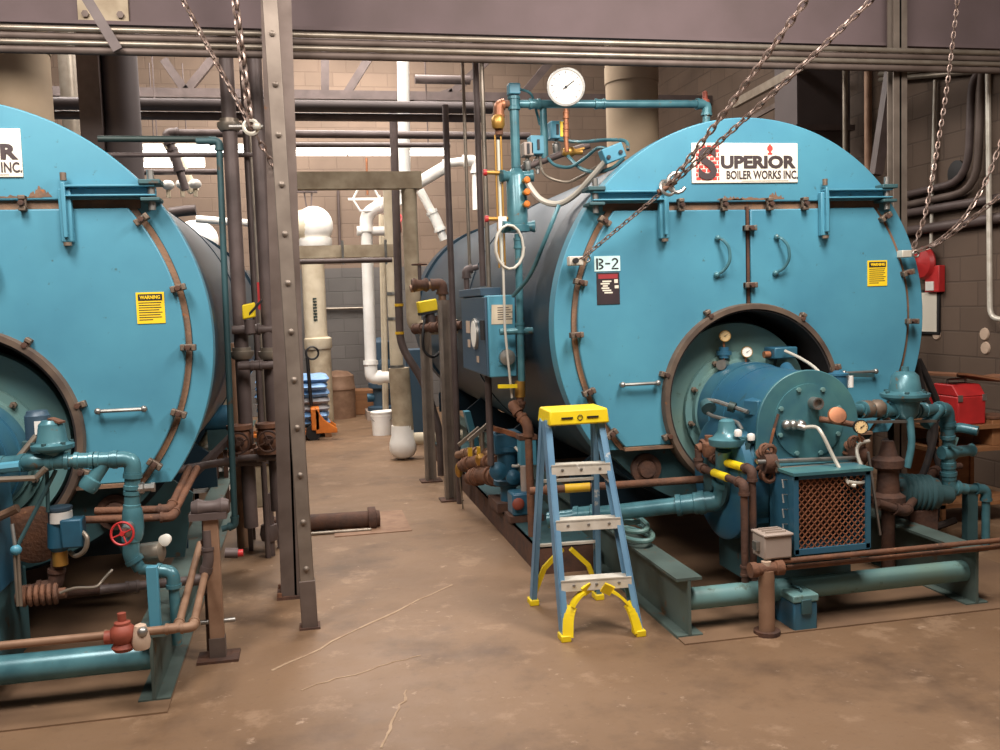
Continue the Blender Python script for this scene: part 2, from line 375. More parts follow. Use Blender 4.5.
# ================================================================== THE BOILERS
RB = 1.108
def make_boiler(cx, Yf, cz, label, unit, chan, groupname):
    T = thing('boiler', label, 'boiler', (cx, Yf+3, 0), groupname)
    c = V((cx, Yf, cz)); L = 6.6
    def q(x, z, dy=0): return V((cx+x, Yf+dy, cz+z))
    def arc(R, a0, a1, n, ox=0, oz=0): return [(ox+R*math.cos(rad(a0+(a1-a0)*i/n)), oz+R*math.sin(rad(a0+(a1-a0)*i/n))) for i in range(n+1)]
    # pressure vessel
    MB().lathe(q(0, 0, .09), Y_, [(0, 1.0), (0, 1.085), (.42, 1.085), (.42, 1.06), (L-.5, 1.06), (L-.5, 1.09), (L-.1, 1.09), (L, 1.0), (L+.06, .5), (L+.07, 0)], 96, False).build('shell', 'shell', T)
    for y in (.5, 2.9): MB().lathe(q(0, 0, y), Y_, [(0, 1.058), (0, 1.068), (.05, 1.068), (.05, 1.058)], 96).build('band', 'shell', T)
    # front head plate, seen below the doors
    hd = MB().prism([q(x, z, .02) for x, z in arc(1.06, -150, -30, 40)+arc(.5, -12.1, -167.9, 30, 0, -.425)], Y_*.07).build('head_plate', 'teal_dark', T)
    MB().lathe(q(-.60, -.79, .02), -Y_, [(0, .085), (.03, .085), (.035, .06), (.03, .05), (.05, .045), (.055, 0)], 20).build('handhole_cover', 'rust_dark', hd)
    MB().lathe(q(.62, -.80, .02), -Y_, [(0, .085), (.03, .085), (.035, .06), (.03, .05), (.05, .045), (.055, 0)], 20).build('handhole_cover', 'rust_dark', hd)
    # outer flange (open at the top where the fixed panel covers it)
    zs = .655
    a_s = math.degrees(math.asin(zs/RB)); a_i = math.degrees(math.asin(zs/1.012))
    zb = -.672
    ab = math.degrees(math.asin(zb/RB)); abi = math.degrees(math.asin(zb/1.012))
    side = arc(RB, a_s, ab, 40)+arc(1.012, abi, a_i, 40)
    for sg in (1, -1): MB().prism([q(x*sg, z, -.02) for x, z in side], Y_*.11).build('flange', 'teal', T, .004)
    # rusty seam between flange and doors
    ri, ro = .985, 1.012
    o1 = arc(ro, a_i, abi, 40); i1 = arc(ri, math.degrees(math.asin(zb/ri)), math.degrees(math.asin(zs/ri)), 40)
    MB().prism([q(x, z, -.03) for x, z in o1+i1], Y_*.08).build('seam_gasket', 'rust_edge', T)
    MB().prism([q(-x, z, -.03) for x, z in o1+i1], Y_*.08).build('seam_gasket', 'rust_edge', T)
    hw = math.sqrt(1.05**2-zs**2)
    MB().box(cx-hw, cx+hw, Yf-.028, Yf+.02, cz+.615, cz+.66).build('seam_gasket', 'rust_edge', T)
    MB().box(cx-.008, cx+.008, Yf-.05, Yf+.02, cz+.07, cz+.63).build('centre_seam', 'rust_dark', T)
    # upper fixed panel
    MB().prism([q(x, z, -.05) for x, z in arc(RB, a_s, 180-a_s, 60)], Y_*.14).build('upper_panel', 'teal', T, .006)
    # doors
    ox, oz, Ro = .0, -.425, .512
    th = math.degrees(math.asin(.615/ri)); bl = math.degrees(math.asin(-.655/ri))
    for sgn in (-1, 1):
        lead = [(.014, .612)] + arc(ri, th, bl, 44)
        oxs = ox*sgn
        t0 = math.degrees(math.asin((-.655-oz)/Ro)); t1 = math.degrees(math.acos((.014-oxs)/Ro))
        lead += arc(Ro, t0, t1, 30, oxs, oz)
        d = MB().prism([q(x*sgn, z, -.055) for x, z in lead], Y_*.06).build('door', 'teal', T, .006)
        # long lower handle and short upright handle
        hx, hz = ((.655 if unit else .69)*sgn, -.31)
        hb = MB().tube([q(hx-.1, hz, -.056), q(hx-.1, hz, -.095), q(hx+.1, hz, -.095), q(hx+.1, hz, -.056)], .009, 8, .02)
        hb.ball(q(hx-.1, hz, -.09), .016); hb.ball(q(hx+.1, hz, -.09), .016)
        hb.build('handle', 'steel', d)
        hx = .175*sgn+.02
        hb = MB().tube([q(hx-.03, .46, -.056), q(hx-.02, .455, -.09), q(hx+.01, .41, -.12), q(hx+.015, .33, -.12), q(hx-.01, .28, -.09), q(hx-.04, .262, -.056)], .009, 8, .03)
        hb.ball(q(hx-.03, .46, -.066), .017); hb.ball(q(hx-.04, .262, -.066), .017)
        hb.build('handle', 'teal_pipe', d)
        # bottom lip of the door
        x0, x1 = .47, .745
        MB().box(cx+min(sgn*x0, sgn*x1), cx+max(sgn*x0, sgn*x1), Yf-.075, Yf+.0, cz-.672, cz-.655).build('bottom_lip', 'rust_edge', d)
    # hinge arms
    for sgn in (-1, 1):
        h = MB(); hin = (.50 if sgn < 0 else .445) if unit else .51; hou = (.90 if sgn < 0 else .85) if unit else .90
        xa, xb = sorted((cx+sgn*(hin-.01), cx+sgn*hou))
        h.box(xa, xb, Yf-.115, Yf-.06, cz+.662, cz+.670); h.box(xa, xb, Yf-.115, Yf-.06, cz+.704, cz+.714); h.box(xa, xb, Yf-.075, Yf-.06, cz+.670, cz+.704)
        ho = h.build('hinge_arm', 'teal', T, .003)
        xs = cx+sgn*hin
        MB().box(xs-.027, xs+.027, Yf-.095, Yf-.058, cz+.46, cz+.70).build('strap', 'teal', ho, .006)
        MB().box(xs-.009, xs+.009, Yf-.118, Yf-.095, cz+.48, cz+.725).build('strap_rib', 'teal', ho, .003)
        xp = cx+sgn*(hou-.02)
        MB().box(xp-.05, xp+.045, Yf-.125, Yf-.0, cz+.714, cz+.736).build('pivot_block', 'teal_dark', ho, .004)
        MB().box(xp-.045, xp+.04, Yf-.125, Yf-.0, cz+.638, cz+.655).build('pivot_block', 'teal_dark', ho, .004)
        MB().cyl(V((xp, Yf-.085, cz+.60)), V((xp, Yf-.085, cz+.78)), .016).build('pivot_pin', 'steel', ho)
        MB().cyl(V((xs, Yf-.09, cz+.445)), V((xs, Yf-.09, cz+.46)), .018).build('strap_bolt', 'clamp', ho)
        MB().cyl(V((xs, Yf-.09, cz+.735)), V((xs, Yf-.09, cz+.77)), .014).build('strap_bolt', 'clamp', ho)
    # rust bleeding out of the seam onto the fixed panel
    for sx, sz, wd, ht in ((-.10, .665, .16, .035), (.16, .667, .12, .05), (.02, .664, .30, .018)) if unit else ((.40, .667, .10, .055), (.30, .664, .22, .018)):
        n_ = 18; pts_ = [(sx-wd/2+wd*i/n_, sz) for i in range(n_+1)]+[(sx+wd/2-wd*i/n_, sz+ht*(.25+.75*random.random())*math.sin(math.pi*(i+.3)/(n_+.6))) for i in range(n_+1)]
        MB().prism([q(x, z, -.0515) for x, z in pts_], Y_*.001).build('rust_stain', 'rust_edge', T, label='brown rust stain above the seam')
    # burner opening: raised collar and dark throat
    oc = q(ox, oz)
    MB().lathe(oc-Y_*.10, Y_, [(0, .494), (0, .520), (.012, .526), (.11, .526), (.11, .494), (0, .494)], 72, False).build('opening_collar', 'ring_steel', T)
    MB().lathe(oc-Y_*.09, Y_, [(0, .493), (.5, .493), (.5, 0.02), (.49, .02), (.49, .483), (0, .483), (0, .493)], 72, False).build('throat', 'throat', T)
    MB().lathe(oc+V((-.02, .09, -.03)), Y_, [(0, 0), (0, .445), (.02, .452), (.06, .452), (.06, 0)], 72).build('throat_disc', 'teal_worn', T, label='greenish worn round plate')
    # clamps
    def clamp(x, z, ang):
        r, t = V((math.cos(ang), 0, math.sin(ang))), V((-math.sin(ang), 0, math.cos(ang)))
        p = q(x, z, -.07)
        k = MB().obox(p, r, Y_, t, .07, .022, .03); k.obox(p-r*.025, r, Y_, t, .02, .05, .03); k.obox(p+r*.025, r, Y_, t, .02, .05, .03)
        ko = k.build('clamp', 'clamp', T, .004)
        MB().lathe(p-Y_*.012, -Y_, [(0, .013), (.026, .013), (.028, 0)], 6).build('clamp_bolt', 'rust_dark', ko)
    for a in (34, 14, -2, -20, -35):
        for s2 in (0, 1):
            aa = rad(a) if not s2 else rad(180-a); clamp(math.cos(aa), math.sin(aa), aa)
    for x in (-.40, -.15, .12, .33): clamp(x, .638, math.pi/2)
    for z in (.51, .20): clamp(0, z, 0)
    for a in (55, 118, 16, 163, 200, -18): clamp(ox+.525*math.cos(rad(a)), oz+.525*math.sin(rad(a)), rad(a))
    # name plate
    nx = cx+(-.018 if unit else .019)
    n0 = Yf-.05
    pl = MB().box(nx-.308, nx+.318, n0-.008, n0, cz+.755, cz+.970).build('name_plate', 'sign_cream', T, .004, label='cream name plate reading SUPERIOR BOILER WORKS INC.')
    yp = n0-.0095
    # brick field behind the big S
    b = MB(); bw, bh = .0245, .0155
    for r in range(9):
        z = cz+.772+r*.0212
        for k in range(-1, 5):
            xa = nx-.283+k*.0315+(.0158 if r % 2 else 0); xb = xa+bw
            xa, xb = max(xa, nx-.285), min(xb, nx-.285+.135)
            if xb-xa > .006: b.box(xa, xb, yp-.001, yp+.002, z, z+bh)
    b.build('brick_emblem', 'sign_red', pl)
    text('S', .232, V((nx-.272, yp-.004, cz+.782)), X_, Z_, 'ink', pl, 'letter', bold=.007, width=.108)
    text('UPERIOR', .088, V((nx-.140, yp, cz+.838)), X_, Z_, 'ink', pl, 'lettering', bold=.0042, width=.444)
    text('BOILER WORKS INC.', .062, V((nx-.108, yp, cz+.778)), X_, Z_, 'ink', pl, 'lettering', bold=.0012, width=.424)
    # small red flame-like mark above the letters I and O
    b = MB(); mx, mz = nx+.150, cz+.908
    b.prism([V((mx+x, yp+.001, mz+z)) for x, z in ((-.014, 0), (.014, 0), (.014, .007), (.006, .010), (.006, .016), (-.006, .016), (-.006, .010), (-.014, .007))], Y_*-.002)
    b.prism([V((mx+x, yp+.001, mz+z)) for x, z in ((-.006, .016), (.006, .016), (.017, .028), (.015, .042), (.006, .05), (0, .06), (-.006, .05), (-.015, .042), (-.017, .028))], Y_*-.002)
    b.build('emblem', 'sign_red', pl)
    MB().box(nx-.02, nx+.26, yp-.0005, yp+.002, cz+.765, cz+.767).build('underline', 'ink', pl)
    # yellow warning label
    wx, wz, y2 = cx+(.788 if unit else .842), cz+(.245 if unit else .155), Yf-.0555
    wl = MB().box(wx-.062, wx+.062, y2-.003, y2, wz-.072, wz+.072).build('warning_label', 'yellow_sign', T, label='yellow warning label with black header')
    MB().box(wx-.053, wx+.053, y2-.0045, y2-.002, wz+.034, wz+.064).build('header_bar', 'ink_dark', wl)
    text('WARNING', .022, V((wx-.045, y2-.006, wz+.0415)), X_, Z_, 'yellow_sign', wl, width=.09, bold=.0006)
    b = MB()
    for k in range(8):
        z = wz+.022-k*.0112; b.box(wx-.052, wx-.052+[.10, .096, .10, .09, .104, .094, .10, .06][k], y2-.004, y2-.002, z, z+.0038)
    b.build('small_print', 'ink_dark', wl)
    if unit:
        ux, uz = cx-.815, cz+.335
        u1 = MB().box(ux-.072, ux+.072, y2-.003, y2, uz-.038, uz+.042).build('unit_placard', 'pale_sign', T, label='pale placard stencilled B-2')
        s0 = y2-.004
        def st(pts): return [V((ux+x*.86, s0, uz+z*.86)) for x, z in pts]
        b = MB()
        b.prism(st([(-.072, -.034), (-.060, -.034), (-.060, .036), (-.072, .036)]), Y_*.002)
        for zc0 in (.018, -.017):                     # the two stencil bowls of the B
            o_ = [(-.055+.030*math.cos(rad(a)), zc0+.017*math.sin(rad(a))) for a in range(-90, 91, 15)]
            i_ = [(-.055+.018*math.cos(rad(a)), zc0+.008*math.sin(rad(a))) for a in range(90, -91, -15)]
            b.prism(st(o_+i_), Y_*.002)
        b.prism(st([(-.014, -.003), (.018, -.003), (.018, .006), (-.014, .006)]), Y_*.002)
        o_ = [(.049+.022*math.cos(rad(a)), .016+.020*math.sin(rad(a))) for a in range(165, -31, -15)]
        i_ = [(.049+.011*math.cos(rad(a)), .016+.010*math.sin(rad(a))) for a in range(-30, 166, 15)]
        b.prism(st(o_+[(.040, -.022), (.029, -.022)]+i_), Y_*.002)
        b.prism(st([(.027, -.034), (.072, -.034), (.072, -.025), (.027, -.025)]), Y_*.002)
        b.build('stencil', 'ink_dark', u1)
        pz = uz-.130
        p2 = MB().box(ux-.062, ux+.066, y2-.003, y2, pz-.085, pz+.085).build('data_plate', 'plate_dark', T, .006, label='dark data plate with red header')
        MB().box(ux-.052, ux+.056, y2-.004, y2-.002, pz+.052, pz+.076).build('header_bar', 'plate_red', p2)
        b = MB()
        for k, (a, e) in enumerate(((-.03, .02), (-.04, .01), (-.028, .0), (-.036, .008), (-.03, .018), (-.02, .026))): b.box(ux+a, ux+e, y2-.004, y2-.002, pz+.034-k*.012, pz+.042-k*.012)
        b.box(ux+.036, ux+.056, y2-.004, y2-.002, pz+.028, pz+.048); b.box(ux+.038, ux+.060, y2-.004, y2-.002, pz-.0, pz+.016)
        b.build('small_print', 'paper', p2)
    # saddles and skid beams (one welded base)
    for y in (.6, 2.4, 4.3, 6.2):
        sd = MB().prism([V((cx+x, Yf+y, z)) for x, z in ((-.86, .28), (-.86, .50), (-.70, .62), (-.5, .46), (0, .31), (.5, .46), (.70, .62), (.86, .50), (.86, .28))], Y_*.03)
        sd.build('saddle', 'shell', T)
    for X in chan:
        ya = (Yf-.92) if cx > 0 else (Yf-.78)
        k = MB().box(X-.007, X+.007, ya, Yf+6.6, .012, .268)
        k.box(X-.062, X+.062, ya, Yf+6.6, .266, .28); k.box(X-.062, X+.062, ya, Yf+6.6, 0, .014)
        k.build('skid_beam', 'skid', T)
    return T
make_boiler(2.411, 4.80, 1.405, 'large teal horizontal boiler with B-2 placard, behind the stepladder', 'B-2', (1.66, 3.16), 'teal fire tube boilers')
make_boiler(-1.528, 4.62, 1.428, 'large teal horizontal boiler cut off by the left edge of the photo', None, (-2.40, -.655), 'teal fire tube boilers')
# ================================================================== BURNERS
def make_burner(cx, Yf, cz, label, full):
    bx, bz = cx-.01, cz-.50
    T = thing('burner', label, 'burner', (cx, Yf-.4, .0), 'boiler burners')
    c = V((bx, Yf, bz))
    f = MB().lathe(c+Y_*.085, -Y_, [(0, .33), (.03, .33), (.03, .29), (.06, .285)], 48).build('mounting_flange', 'teal_worn', T)
    b = MB(); 
    for k in range(10):
        a = 2*math.pi*k/10+.2; p = c+V((math.cos(a)*.308, .055, math.sin(a)*.308)); b = MB().lathe(p, -Y_, [(0, .016), (.018, .016), (.02, .008), (.05, .008)], 6)
        b.build('stud', 'clamp', f)
    MB().lathe(c+Y_*.05, -Y_, [(0, .272), (.17, .272), (.17, .279), (.185, .279), (.185, .27), (.34, .265)], 64).build('barrel', 'burner_blue', T)
    def arch(R, zb_, fl, n=24): return [(R*math.cos(math.pi*i/n), R*math.sin(math.pi*i/n)) for i in range(n+1)]+[(-R-fl, zb_), (R+fl, zb_)]
    yb, yf = Yf-.28, Yf-.66
    MB().prism([V((bx+x, yf, bz+z)) for x, z in arch(.262, -.48, .03)], Y_*(yb-yf)).build('housing', 'burner_blue', T, .008)
    fp = MB().prism([V((bx+x, yf-.018, bz+z)) for x, z in arch(.272, -.42, .03)], Y_*.018).build('front_plate', 'burner_front', T, .004)
    fc = V((bx+.0, yf-.018, bz+.02))
    cp = MB().lathe(fc, -Y_, [(0, .185), (.008, .185), (.01, .15), (.012, 0)], 40).build('cover_disc', 'burner_front', fp)
    for k in range(8):
        a = 2*math.pi*k/8+.35; MB().lathe(fc+V((math.cos(a)*.168, -.008, math.sin(a)*.168)), -Y_, [(0, .012), (.012, .012), (.014, 0)], 6).build('bolt', 'teal_worn', cp)
    MB().lathe(fc+V((.02, -.01, .09)), -Y_, [(0, .03), (.05, .03), (.05, .022), (.03, .02)], 18).build('sight_port', 'steel', cp)
    # fan scroll and its square leg
    sc = V((bx-.03, Yf-.42, .62))
    MB().lathe(sc-X_*.33, X_, [(0, .2), (.0, .29), (.012, .31), (.05, .31), (.062, .29), (.30, .29)], 48).build('fan_scroll', 'burner_blue', T)
    MB().lathe(sc-X_*.335, -X_, [(0, .15), (.015, .15), (.02, .06), (.05, .06), (.055, 0)], 28).build('scroll_cover', 'teal_dark', T)
    MB().box(bx-.26, bx+.28, Yf-.6, Yf-.2, .10, .46).build('leg', 'teal_dark', T, .006)
    if full:
        # air intake hood with expanded metal screen
        a, e = P(794, 512, 3.86), P(869, 512, 3.86); x0, x1 = a.x, e.x
        z1, z0 = P(830, 473, 3.86).z, P(830, 551, 3.86).z; y0, y1 = 3.86, 4.10
        h = MB().box(x0, x0+.012, y0, y1, z0, z1).box(x1-.012, x1, y0, y1, z0, z1).box(x0, x1, y0, y1, z0, z0+.012).box(x0, x1, y1-.012, y1, z0, z1)
        ho = h.build('intake_hood', 'burner_blue', T)
        MB().hexa([V((x0-.01, y0-.02, z1-.0)), V((x1+.01, y0-.02, z1-.0)), V((x1+.01, y1, z1+.0)), V((x0-.01, y1, z1+.0)), V((x0-.01, y0-.02, z1+.014)), V((x1+.01, y0-.02, z1+.014)), V((x1+.01, y1, z1+.014)), V((x0-.01, y1, z1+.014))]).build('hood_top', 'burner_front', ho)
        fr = MB()
        for q_ in ((x0-.004, x0+.02, z0, z1), (x1-.02, x1+.004, z0, z1), (x0, x1, z0-.004, z0+.022), (x0, x1, z1-.02, z1+.004)): fr.box(q_[0], q_[1], y0-.008, y0+.004, q_[2], q_[3])
        fr.build('screen_frame', 'burner_blue', ho)
        b = MB(); sp, hz = .032, .017
        n = int((x1-x0)/sp)+2; nz = int((z1-z0)/hz)+1
        for i in range(-1, n*2):
            for j in range(nz):
                xa = x0+.01+i*sp/2
                for s2 in (-1, 1):
                    p, r = V((xa, y0+.006, z0+j*hz)), V((xa+sp/2, y0+.006, z0+(j+1)*hz))
                    if s2 < 0: p, r = V((xa+sp/2, y0+.006, z0+j*hz)), V((xa, y0+.006, z0+(j+1)*hz))
                    if (i+j) % 2 == (0 if s2 > 0 else 1) and min(p.x, r.x) > x0 and max(p.x, r.x) < x1 and r.z < z1: b.bar(p, r, .0045, .0045)
        b.build('mesh_screen', 'mesh_rust', ho, label='rusty expanded metal screen')
        MB().box(x0+.013, x1-.013, y1-.03, y1-.014, z0+.013, z1-.002).build('filter', 'rust', ho)
        for k in range(5):                                   # small hooks down the hood's left side
            z = z1-.03-k*.07; MB().tube([V((x0-.001, y0+.06, z)), V((x0-.03, y0+.05, z+.005)), V((x0-.035, y0+.03, z-.03))], .004, 6).build('hook', 'steel', ho)
    return T
make_burner(2.411, 4.80, 1.405, 'blue burner with rusty mesh air intake on the boiler behind the stepladder', True)
make_burner(-1.528, 4.62, 1.428, 'blue burner at left edge on the cut-off boiler', False)
def tube_thing(name, label, cat, pts, r, mt, fr=.05, seg=8, group=None):
    return tag(MB().tube(pts, r, seg, fr).build(name, mt), label, cat, group)
def wave(pts, n=6):
    """smooth curve through points"""
    out = []
    q = [pts[0]]+pts+[pts[-1]]
    for i in range(1, len(q)-2):
        a, b, c, d = q[i-1], q[i], q[i+1], q[i+2]
        for k in range(n):
            t = k/n; out.append(.5*((2*b)+(c-a)*t+(2*a-5*b+4*c-d)*t*t+(3*b-a-3*c+d)*t**3))
    out.append(pts[-1]); return out

# instruments on the burner plate
def gauge(x, y, Y, rp, label, face, stem_to, body='brass', nrm=None, name='pressure_gauge', stem='copper'):
    c = P(x, y, Y); R = m(rp, c)
    T = thing(name, label, 'gauge', c-Z_*R*1.2)
    dial(c, nrm or V((-.35, -1, .05)), R, T, face, body)
    MB().tube([c+Y_*.015-Z_*R*.8, c+Y_*.015-Z_*R*1.4, stem_to], R*.22, 8).build('stem', stem, T)
    return T
gauge(725, 336, 4.80, 5.6, 'small amber faced gauge, upper left one on the round burner plate', 'dial_aged', P(724, 366, 4.82))
gauge(747, 352, 4.80, 5.4, 'small white faced gauge in the middle of the round burner plate', 'dial', P(746, 366, 4.82))
T = thing('pressure_switch', 'slim blue pressure switch below the amber gauge', 'switch', P(724, 366, 4.82))
MB().cyl(P(724, 347, 4.83), P(724, 358, 4.83), .028).cyl(P(724, 351, 4.84), P(724, 355, 4.84), .042).build('body', 'burner_blue', T)
MB().cyl(P(721, 365, 4.78), P(725, 364, 4.86), .028).build('cap', 'steel', T)
tube_thing('impulse_tube', 'thin dark tube joining instruments on the burner plate', 'tube', [P(727, 366, 4.84), P(740, 367, 4.84), P(755, 368, 4.84), P(774, 368, 4.84), P(776, 358, 4.84)], .008, 'dark_green', .02)
T = thing('damper_motor', 'flat blue actuator at the upper right of the burner plate', 'actuator', P(776, 356, 4.82))
a = P(776, 352, 4.82); MB().box(a.x-.05, a.x+.09, 4.74, 4.87, a.z-.035, a.z+.03).build('case', 'burner_blue', T, .008)
MB().cyl(a+V((-.056, -.03, -.01)), a+V((-.09, -.03, -.01)), .02).build('knob', 'copper', T)
tube_thing('flexible_conduit', 'bright cable curving from the plate actuator down behind the burner', 'cable', wave([P(785, 351, 4.72), P(800, 358, 4.62), P(815, 368, 4.5), P(824, 380, 4.42), P(828, 392, 4.4)]), .009, 'hose', None)
T = thing('peep_sight', 'blue wedge shaped sight tube leaning on the burner barrel top', 'sight', P(790, 378, 4.55))
MB().cyl(P(786, 368, 4.62), P(793, 378, 4.5), .035).build('body', 'burner_blue', T); MB().bar(P(791, 366, 4.6), P(796, 378, 4.5), .012, .012).build('lever', 'steel', T)
# ignition box, nameplates, sensors on the burner side
c = P(757, 406, 4.22)
T = thing('control_box', 'small blue control box with amber lamp on the burner side', 'box', c)
MB().obox(c, V((1, .5, .1)), V((-.5, 1, 0)), Z_, .10, .09, .075).build('case', 'burner_blue', T, .006)
MB().obox(c+V((.02, -.055, .005)), V((1, .5, .1)), V((-.5, 1, 0)), Z_, .05, .01, .045).build('lamp', 'dial_aged', T)
T = thing('rating_plate', 'rusty strip plate leaning on the burner front edge', 'plate', P(775, 432, 4.10))
MB().bar(P(778, 414, 4.12), P(774, 428, 4.12), .012, .045, V((-.5, -1, 0))).build('upper_plate', 'rust_dark', T); MB().bar(P(774, 428, 4.12), P(770, 444, 4.12), .012, .05, V((-.5, -1, 0))).build('lower_plate', 'copper', T)
T = thing('gas_pilot_train', 'steel pilot tubing and valves along the burner side', 'pilot train', P(735, 430, 4.3))
MB().tube([P(707, 401, 4.45), P(706, 412, 4.45), P(712, 416, 4.4), P(738, 422, 4.25), P(742, 430, 4.2)], .01, 8, .03).build('lower_tube', 'steel', T)
MB().tube([P(706, 400, 4.45), P(716, 401, 4.4), P(748, 412, 4.2)], .011, 8, .03).build('upper_tube', 'steel', T)
MB().cyl(P(707, 404, 4.46), P(709, 409, 4.42), .038).build('solenoid', 'teal_dark', T); MB().cyl(P(729, 406, 4.3), P(735, 408, 4.28), .026).build('valve', 'dark_green', T)
# regulator left of the burner
c = P(727, 441, 4.22)
T = thing('gas_regulator', 'teal diaphragm regulator with white caps beside the burner', 'regulator', c-Z_*.05)
MB().lathe(c, Z_, [(-.03, .06), (-.02, .085), (0, .09), (.012, .09), (.02, .07), (.05, .045), (.10, .038), (.11, .025), (.11, 0)], 28).build('body', 'teal_pipe', T)
MB().bar(c+V((.02, -.03, .01)), c+V((.2, -.05, 0)), .05, .03).build('arm', 'teal_pipe', T)
for q_ in ((738, 430), (751, 434)): a = P(q_[0], q_[1], 4.14); MB().lathe(a-Z_*.03, Z_, [(0, .018), (.02, .02), (.03, .016), (.035, 0)], 14).build('cap', 'white', T, label='white plastic cap')
for q_ in ((748, 443, 740, 478), (758, 446, 752, 470)): MB().bar(P(q_[0], q_[1], 4.14), P(q_[2], q_[3], 4.14), .02, .02).build('bracket', 'teal_dark', T)
# teal gas main on the front, rising into the regulator
pipe('gas_main', 'fat teal pipe running behind the stepladder and up to the burner regulator', 'pipe', [P(548, 520, 4.72), P(724, 500, 4.35), P(724, 449, 4.25)], .042, 'teal_pipe', coup=((0, .22), (0, .8)))
pipe('condensate_pipe', 'thin rusty pipe with yellow tape, above the teal gas main', 'pipe', [P(530, 491, 4.72), P(735, 477, 4.46)], .02, 'rust', coup=((0, .1),))
a, e = P(565, 488.6, 4.677), P(590, 487, 4.645); tag(MB().cyl(a, e, .0235).build('marker_tape', 'tape_yellow'), 'yellow tape wrapped on the rusty pipe behind ladder', 'tape')
# rusty pilot lines with yellow marker bands, dropping to the floor
for lab, A, B_, C_, D_, bt in (('rusty pipe with yellow band, nearer of two drops left of burner', (698, 449, 4.42), (699, 467, 4.42), (744, 484, 3.98), (746, 592, 3.98), (.35, .66)), ('thick rusty pipe with yellow band, rear of two drops left of burner', (714, 444, 4.40), (711, 458, 4.40), (752, 470, 4.0), (753, 602, 4.0), (.42, .80))):
    p4 = [P(*A), P(*B_), P(*C_), P(*D_)]; p4[3] = V((p4[2].x, p4[2].y, max(.0, p4[3].z)))
    o = pipe('pilot_gas_pipe', lab, 'pipe', p4, .018, 'rust_dark', coup=((2, .8),), ef=1.3)
    d = p4[2]-p4[1]; MB().cyl(p4[1]+d*bt[0], p4[1]+d*bt[1], .0205).build('yellow_band', 'yellow', o, label='yellow marker band')
pipe('pilot_gas_pipe', 'short rusty pipe bridging the two yellow banded lines', 'pipe', [P(697, 449, 4.42), P(708, 444, 4.42), P(716, 440, 4.40)], .024, 'rust', ef=1.35)
c = P(709, 447, 4.40); tag(MB().lathe(c, Z_, [(-.05, .03), (-.02, .04), (.02, .04), (.03, .022), (.06, .022), (.06, 0)], 10).build('gas_cock', 'rust'), 'rusty square gas cock on the bridging pipe by the regulator', 'valve')
# linkage shaft with coiled chain wheels in front of the burner
T = thing('linkage_shaft', 'steel linkage rods crossing in front of the burner face', 'linkage', P(815, 462, 4.02))
MB().cyl(P(757, 462, 4.02), P(855, 458, 4.02), .011).build('upper_rod', 'steel', T); MB().cyl(P(776, 470, 4.0), P(862, 464, 4.0), .013).build('lower_rod', 'ring_steel', T)
MB().bar(P(776, 461, 3.99), P(787, 480, 3.98), .012, .012).build('lever', 'steel', T); MB().bar(P(868, 452, 3.99), P(880, 535, 3.98), .010, .010).build('lever', 'steel', T)
for lab, x, y in (('rusty coiled chain wheel left of the burner grille', 768, 463), ('rusty coiled chain wheel right of the burner front', 857, 455)):
    c = P(x, y, 4.05); T = thing('chain_sprocket', lab, 'sprocket', c-Z_*.1); MB().cyl(c-X_*.03, c+X_*.03, .05).build('hub', 'rust_dark', T)
    b = MB()
    for k in range(7):
        a = rad(-100+k*34); b.ring(c+V((0, math.cos(a)*.055, math.sin(a)*.06)), V((0, -math.sin(a), math.cos(a))), .03, .010, 12, 6)
    b.build('chain_links', 'rust', T)
# flex conduits in front
tube_thing('flexible_conduit', 'pale flexible conduit hanging diagonally across the burner face', 'cable', wave([P(801, 428, 4.08), P(815, 427, 4.02), P(822, 434, 3.97), P(835, 460, 3.93), P(848, 482, 3.86), P(856, 486, 3.83)]), .009, 'hose', None)
tube_thing('flexible_conduit', 'white flexible conduit looping right of the burner face', 'cable', wave([P(869, 441, 4.02), P(860, 444, 4.0), P(857, 452, 3.98), P(862, 468, 3.95), P(868, 479, 3.9), P(860, 483, 3.86), P(848, 482, 3.84)]), .009, 'hose', None)
c = P(795, 426, 4.10); T = thing('spark_igniter', 'bright metal igniter fitting on the burner front left', 'igniter', c)
MB().cyl(P(786, 424, 4.12), P(806, 428, 4.07), .016).build('body', 'steel', T)
for x in (787, 793, 801): a = P(x, 425, 4.1); MB().ball(a, .026).build('nut', 'steel', T)
pipe('sensing_pipe', 'rusty pipe with small gauge crossing the burner front', 'pipe', [P(819, 419, 4.10), P(845, 423, 4.04), P(866, 427, 3.98)], .015, 'rust', elbows=False)
gauge(861, 427, 3.94, 7, 'round pale gauge at right end of the sensing pipe', 'dial_aged', P(862, 441, 3.97), 'black', V((-.3, -1, .1)))
c = P(838, 418, 4.0); T = thing('pilot_valve', 'copper disc shaped valve body on the sensing pipe', 'valve', c)
MB().lathe(c+Y_*.02, V((-.3, -1, .5)), [(0, .035), (.03, .045), (.04, .04), (.045, 0)], 18).build('body', 'copper', T)
c = P(838, 380, 4.45); T = thing('gas_valve_actuator', 'small teal cylinder with side lever by the burner right', 'actuator', c-Z_*.06)
MB().lathe(c-Z_*.05, Z_, [(0, .05), (.07, .05), (.075, .055), (.085, .055), (.09, .03), (.1, .02)], 22).build('body', 'burner_blue', T); MB().cyl(c+V((.06, -.02, -.04)), c+V((.06, -.02, .02)), .016).build('indicator', 'white', T); MB().bar(P(845, 375, 4.45), P(873, 375.5, 4.5), .018, .02).build('lever', 'teal_dark', T)

